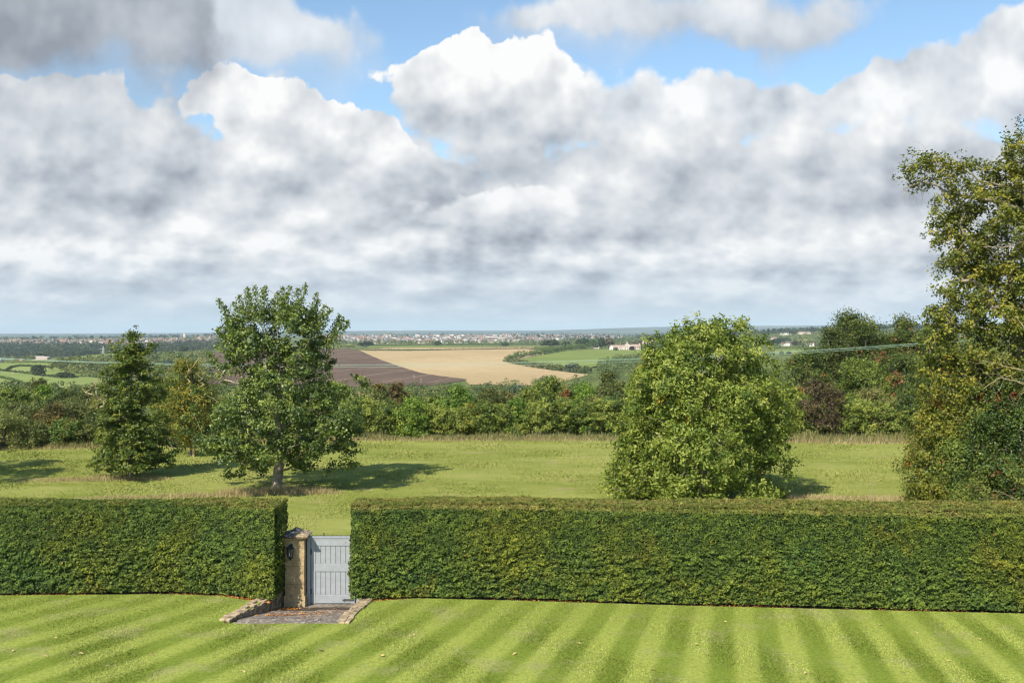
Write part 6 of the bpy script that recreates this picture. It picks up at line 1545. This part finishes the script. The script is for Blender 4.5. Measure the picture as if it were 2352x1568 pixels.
def town():
    g = np.random.default_rng(101); rest = []
    # bands of streets: (px0, px1, row0, row1, share of white, label, group, individual, extra, y range)
    bands = [(-30, 500, 781, 797, 'small pale house among dark trees on the far left hill', 'houses on the far left hill', 130, 330, 2500, 3700, [0, 1, 4, 4, 2, 3]),
             (745, 1420, 770.5, 787, 'small pale house in the middle town beyond the fields', 'houses of the middle town', 160, 900, 2950, 4600, [0, 1, 2, 5, 3, 0, 6, 4])]
    for (a, b_, r0, r1, lab, grp, n1, n2, y0, y1, ch) in bands:
        k = 0; tries = 0
        while k < n1 + n2 and tries < 20000:
            tries += 1
            px = g.uniform(a, b_); t = g.random()
            ra, rb = r0, r1
            if a > 0:
                ra = np.interp(px, [745, 900, 1000, 1200, 1420], [772, 773, 773, 771, 772]); rb = np.interp(px, [745, 860, 1000, 1200, 1300, 1420], [786, 789, 789, 786, 781, 777])
            else:
                ra = np.interp(px, [0, 250, 480], [783, 782, 775]); rb = np.interp(px, [0, 140, 200, 320, 480], [793, 796, 786, 798, 797])
            row = ra + (rb - ra) * t
            dn = math.sin(px / 19.0 + row * 0.9) + math.sin(px / 47.0 - row * 0.5 + 2) + (0.4 if a > 0 else -0.55)
            if dn < g.uniform(-0.9, 0.6): continue
            x, Y, z = hit(px, row, y0, y1); x += g.normal() * 5
            me = HM[ch[int(g.integers(len(ch)))]]; rz = 0.35 * math.sin(px / 60.0) + g.normal() * 0.12 + (1.57 if g.random() < 0.25 else 0)
            if k < n1: put_house(me, x, Y, float(zt(x, Y)), rz, 'house', lab, grp)
            else: rest.append((me, x, Y, rz, a > 0))
            k += 1
    for flag, nm, lab in ((False, 'town_houses', 'mass of further small houses on the far left hill'), (True, 'town_houses', 'mass of further small pale houses filling the middle town')):
        b = MB()
        for me, x, Y, rz, fl in rest:
            if fl != flag: continue
            z = float(zt(x, Y)); c, s = math.cos(rz), math.sin(rz)
            vs = [(x + v.co.x * c - v.co.y * s, Y + v.co.x * s + v.co.y * c, z + v.co.z) for v in me.vertices]
            idx = {M_white.name: 0, M_cream.name: 1, M_brick.name: 2, M_tile.name: 3, M_slate.name: 4, M_win.name: 5}
            base = len(b.v); b.v += vs
            for p in me.polygons:
                b.f.append(tuple(base + i for i in p.vertices)); b.m.append(idx[me.materials[p.material_index].name])
        o = b.build(nm, [M_white, M_cream, M_brick, M_tile, M_slate, M_win]); tag(o, lab, 'houses', None, 'stuff')
town()

def farmhouse():
    Y = 1490.0; k = Y / F; x0 = at(1437, Y); z0 = float(zt(x0, Y))
    t = empty('farmhouse', (x0, Y, z0)); tag(t, 'long pink stone farmhouse with red roofs on top of the green pasture hill', 'farmhouse')
    def wing(name, x0, x1, y0, y1, ze, zr, axis, wall, rows, n, chim=None):
        b = MB(); gable(b, x0, x1, y0, y1, -3, ze, zr, 0, 1, axis)
        w = MB(); r = MB()
        for f, m in zip(b.f, b.m):
            q = w if m == 0 else r; q.add([b.v[i] for i in f], [tuple(range(len(f)))])
        wo = w.build(name, wall, t); r.build('roof', M_ptile, wo)
        for z in rows:
            for i in range(n):
                x = x0 + (x1 - x0) * (i + 0.5) / n; p = MB(); p.box(x - 0.5, x + 0.5, y0 - 0.06, y0 - 0.01, z, z + 1.2); p.build('window', M_win, wo)
        if chim: c = MB(); c.box(*chim); c.build('chimney', M_pink, wo)
    wing('west_wing', -22, -3.01, -4, 4, 5.0, 8.3, 'x', M_pink, (1.0,), 6)
    wing('main_house', -3, 7, -6, 4.5, 7.2, 12.0, 'y', M_pink, (1.0, 4.2), 3, (1.4, 2.6, -1, 0.2, 11, 13.5))
    wing('east_wing', 7.01, 22, -4.02, 4, 5.6, 9.4, 'x', M_pink, (1.0, 3.6), 5, (20.2, 21.4, -0.6, 0.6, 9, 11))
    wing('gable_end', -24.5, -19.5, -7, 3, 5.05, 8.6, 'y', M_white, (1.0,), 1)
    t2 = empty('stone_house', (at(1488, 1640), 1640.0, float(zt(at(1488, 1640), 1640)))); tag(t2, 'tall pale stone house with chimneys behind the right end of the farmhouse', 'house')
    b = MB(); gable(b, -9, 9, -5, 5, -3, 9.5, 13.5, 0, 1); windows(b, -8.5, 8.5, -5, (1.5, 5.5), 5); b.build('walls', [M_cream, M_ptile, M_win], t2)
    b = MB(); b.box(-8, -6.6, -0.7, 0.7, 12, 16); b.build('chimney', M_cream, t2); b = MB(); b.box(6.6, 8, -0.7, 0.7, 12, 16); b.build('chimney', M_cream, t2)
farmhouse()
def barn(name, label, px, row, wpx, hpx, dpt, wall, roof, Y=None):
    if Y is None: x, Y, z = hit(px, row, 700, 6000)
    else: x = at(px, Y); z = float(zt(x, Y))
    k = Y / F; w = wpx * k; h = hpx * k
    t = empty(name, (x, Y, z)); tag(t, label, 'barn' if 'barn' in name else 'house' if 'house' in name else 'building')
    b = MB(); b.box(-w / 2, w / 2, -dpt / 2, dpt / 2, -3, h * 0.72); b.build('walls', wall, t)
    b = MB(); ym = 0; z1 = h * 0.725; b.add([(-w / 2 - .4, -dpt / 2 - .4, z1), (w / 2 + .4, -dpt / 2 - .4, z1), (w / 2 + .4, 0, h), (-w / 2 - .4, 0, h), (-w / 2 - .4, dpt / 2 + .4, z1), (w / 2 + .4, dpt / 2 + .4, z1)], [(0, 1, 2, 3), (3, 2, 5, 4), (0, 4, 5, 1), (0, 3, 4), (1, 5, 2)]); b.build('roof', roof, t)
    return t
barn('barn', 'long low pale pink barn on the left side of the valley', 96, 833, 36, 7.5, 14, M_concrete, M_concrete, 1380)
barn('barn', 'white roofed barn just behind the long pink barn', 88, 829, 26, 8, 14, M_white, M_tin, 1430)
barn('barn', 'small pale barn at the very left edge of the valley', 0, 834, 9, 8, 10, M_white, M_tin, 1380)
barn('barn', 'tiny brick barn between the small trees and the long pink barn', 52, 832, 8, 5, 10, M_brick, M_tile, 1390)
barn('barn', 'open grey barn in the trees left of the pink farmhouse', 1362 + 5, 797, 17, 9, 12, M_concrete, M_tin, 1620)
barn('warehouse', 'long white warehouse roof on the plain under the blue hills', 1266 + 8, 772.5, 20, 3.6, 60, M_white, M_white, 5600)
barn('warehouse', 'white warehouse roof far off under the left part of the blue hill', 1340 + 22, 771, 12, 3.4, 60, M_white, M_white, 5800)
barn('warehouse', 'right of the white warehouses under the blue hill', 1404 + 22, 770, 16, 3.4, 60, M_white, M_white, 5900)
barn('warehouse', 'small white building on the plain left above the farmhouse', 1322 + 16, 783, 9, 4.2, 20, M_white, M_white, 2650)
barn('white_house', 'lower white house on the hillside right of the walnut tree', 1804, 797, 18, 8.5, 9, M_white, M_tile, 1880)
barn('white_house', 'upper white house on the hillside right of the walnut tree', 1806, 789, 11, 8.5, 9, M_white, M_slate, 1990)
barn('white_house', 'white house partly hidden by the left edge of the orange tipped trees', 1861, 800, 15, 11, 9, M_white, M_tile, 1840)
barn('cream_house', 'small cream house touching the right edge of the walnut tree', 1777, 777, 12, 9, 9, M_cream, M_tile, 2350)
barn('ridge_terrace', 'row of white buildings on the ridge left of the poplars', 1805, 762, 26, 6, 14, M_white, M_slate, 2750)
barn('ridge_terrace', 'row of pale pink buildings on the ridge right of the poplars', 1845, 763, 30, 7, 14, M_pink, M_tile, 2750)

# --- church tower on the left skyline
x = at(424 + 160 * 0, 3500); t = empty('church_tower', (at(424, 3500), 3500.0, float(zt(at(424, 3500), 3500)))); tag(t, 'small square church tower on the skyline above the left hill houses', 'church tower')
b = MB(); b.box(-4, 4, -4, 4, -3, 16); b.build('tower', M_cream, t); b = MB(); b.box(-3.4, 3.4, -3.4, 3.4, 16.02, 18); b.build('parapet', M_cream, t)

# --- lattice pylon, power poles, overhead lines
M_steel = simple('galvanised_steel', (0.50, 0.52, 0.52), 0.6, 0.05); M_pole = simple('weathered_pole', (0.42, 0.38, 0.33), 0.9, 0.1); M_wire = simple('green_grey_cable', (0.40, 0.58, 0.47), 0.6, 0.03)
def pylon():
    x, Y = at(237, 1520), 1520.0; z = float(zt(x, Y)); t = empty('pylon', (x, Y, z)); tag(t, 'steel lattice pylon on the meadow crest at the left', 'pylon')
    h = 13.0; b = MB()
    lv = [0, 3, 5.5, 7.5, 9, 10.5, 12, h]; wd = lambda q: 1.5 * (1 - q / h) + 0.25
    for s in ((-1, -1), (1, -1), (1, 1), (-1, 1)): b.tube((s[0] * wd(0), s[1] * wd(0), -1), (s[0] * wd(h), s[1] * wd(h), h), 0.16, 0.12, 4)
    for a, c in zip(lv[:-1], lv[1:]):
        for s1, s2 in (((-1, -1), (1, -1)), ((1, -1), (1, 1)), ((1, 1), (-1, 1)), ((-1, 1), (-1, -1))):
            b.tube((s1[0] * wd(a), s1[1] * wd(a), a), (s2[0] * wd(c), s2[1] * wd(c), c), 0.07, k=4); b.tube((s2[0] * wd(a), s2[1] * wd(a), a), (s1[0] * wd(c), s1[1] * wd(c), c), 0.07, k=4)
    b.build('lattice', M_steel, t)
    for zc, L in ((4.0, 4.6), (8.6, 5.4)):
        b = MB(); b.tube((-L, 0, zc), (L, 0, zc), 0.13, k=4); b.tube((-L, 0, zc), (0, 0, zc + 1.1), 0.09, k=4); b.tube((L, 0, zc), (0, 0, zc + 1.1), 0.09, k=4); b.build('cross_arm', M_steel, t)
pylon()
for (px, row, h, Yr, lab) in ((818, 880.5, 13, None, 'left of the thin power poles standing in the ploughed field'), (951, 872.5, 11, None, 'middle power pole standing on a pale patch in the ploughed field'), (967, 881, 12, None, 'right of the thin power poles at the foot of the ploughed field'), (28, 833, 10, 1380, 'thin power pole by the small barns at the far left'), (29, 868, 12, None, 'slim power pole standing in the lower left meadow')):
    if Yr: Y = Yr; x = at(px, Y); z = float(zt(x, Y))
    else: x, Y, z = hit(px, row, 500, 1500)
    t = empty('power_pole', (x, Y, z)); tag(t, lab, 'pole'); k = Y / F
    b = MB(); b.tube((0, 0, -0.5), (0, 0, h * k), 0.20, 0.14, 6); b.build('shaft', M_pole, t); b = MB(); b.box(-1.0, 1.0, -0.08, 0.08, h * k - 0.5, h * k - 0.3); b.build('cross_arm', M_pole, t)

def cables():
    Y = 76.0
    rows = {-200: (812, 812), 0: (823, 823), 240: (829.5, 833), 480: (835, 840), 700: (838.2, 843.4), 900: (838.6, 843.8), 1163: (832, 838), 1350: (826, 833.5), 1540: (818.5, 826.5), 1800: (809.5, 815), 2110: (788, 791.5), 2352: (768, 772), 2520: (752, 755)}
    px = sorted(rows)
    for i, (off, yo, lab) in enumerate(((0, 0.0, 'uppermost of the pale green overhead cables crossing the view'), (1.6, 0.35, 'pale green overhead cable just under the uppermost one'), (None, -0.3, 'lowest of the pale green overhead cables crossing the view'))):
        pp = np.linspace(-200, 2520, 120); r0 = np.array([rows[p][0] for p in px]); r1 = np.array([rows[p][1] for p in px])
        c = np.polyfit(px, r1 if off is None else r0, 4); rr = np.polyval(c, pp) + (off or 0)
        P = np.stack([at(pp, Y + yo), np.full(len(pp), Y + yo), CAM_H - (rr - HZ) / F * (Y + yo)], 1)
        V, Fq = tubes(P[:-1], P[1:], np.full(len(P) - 1, 0.0075), np.full(len(P) - 1, 0.0075), 5)
        o = link('overhead_cable', np_mesh('overhead_cable', V, Fq, smooth=True), M_wire); tag(o, lab, 'cable', 'overhead cables crossing the valley')
cables()

# --- haze: one box of thin even air round the whole landscape
def haze():
    m = bpy.data.materials.new('haze'); m.use_nodes = True; nt = m.node_tree
    for nd in list(nt.nodes): nt.nodes.remove(nd)
    out = nt.nodes.new('ShaderNodeOutputMaterial'); v = nt.nodes.new('ShaderNodeVolumePrincipled')
    v.inputs['Color'].default_value = (0.69, 0.87, 1.0, 1); v.inputs['Density'].default_value = HAZE; v.inputs['Anisotropy'].default_value = -0.1
    nt.links.new(v.outputs[0], out.inputs['Volume'])
    b = MB(); b.box(-33000, 33000, -200, 23500, -190, 175); o = b.build('haze', m); tag(o, 'thin blue haze lying over the whole valley and the far hills', None, None, 'stuff')
HAZE = 0.000052
haze()
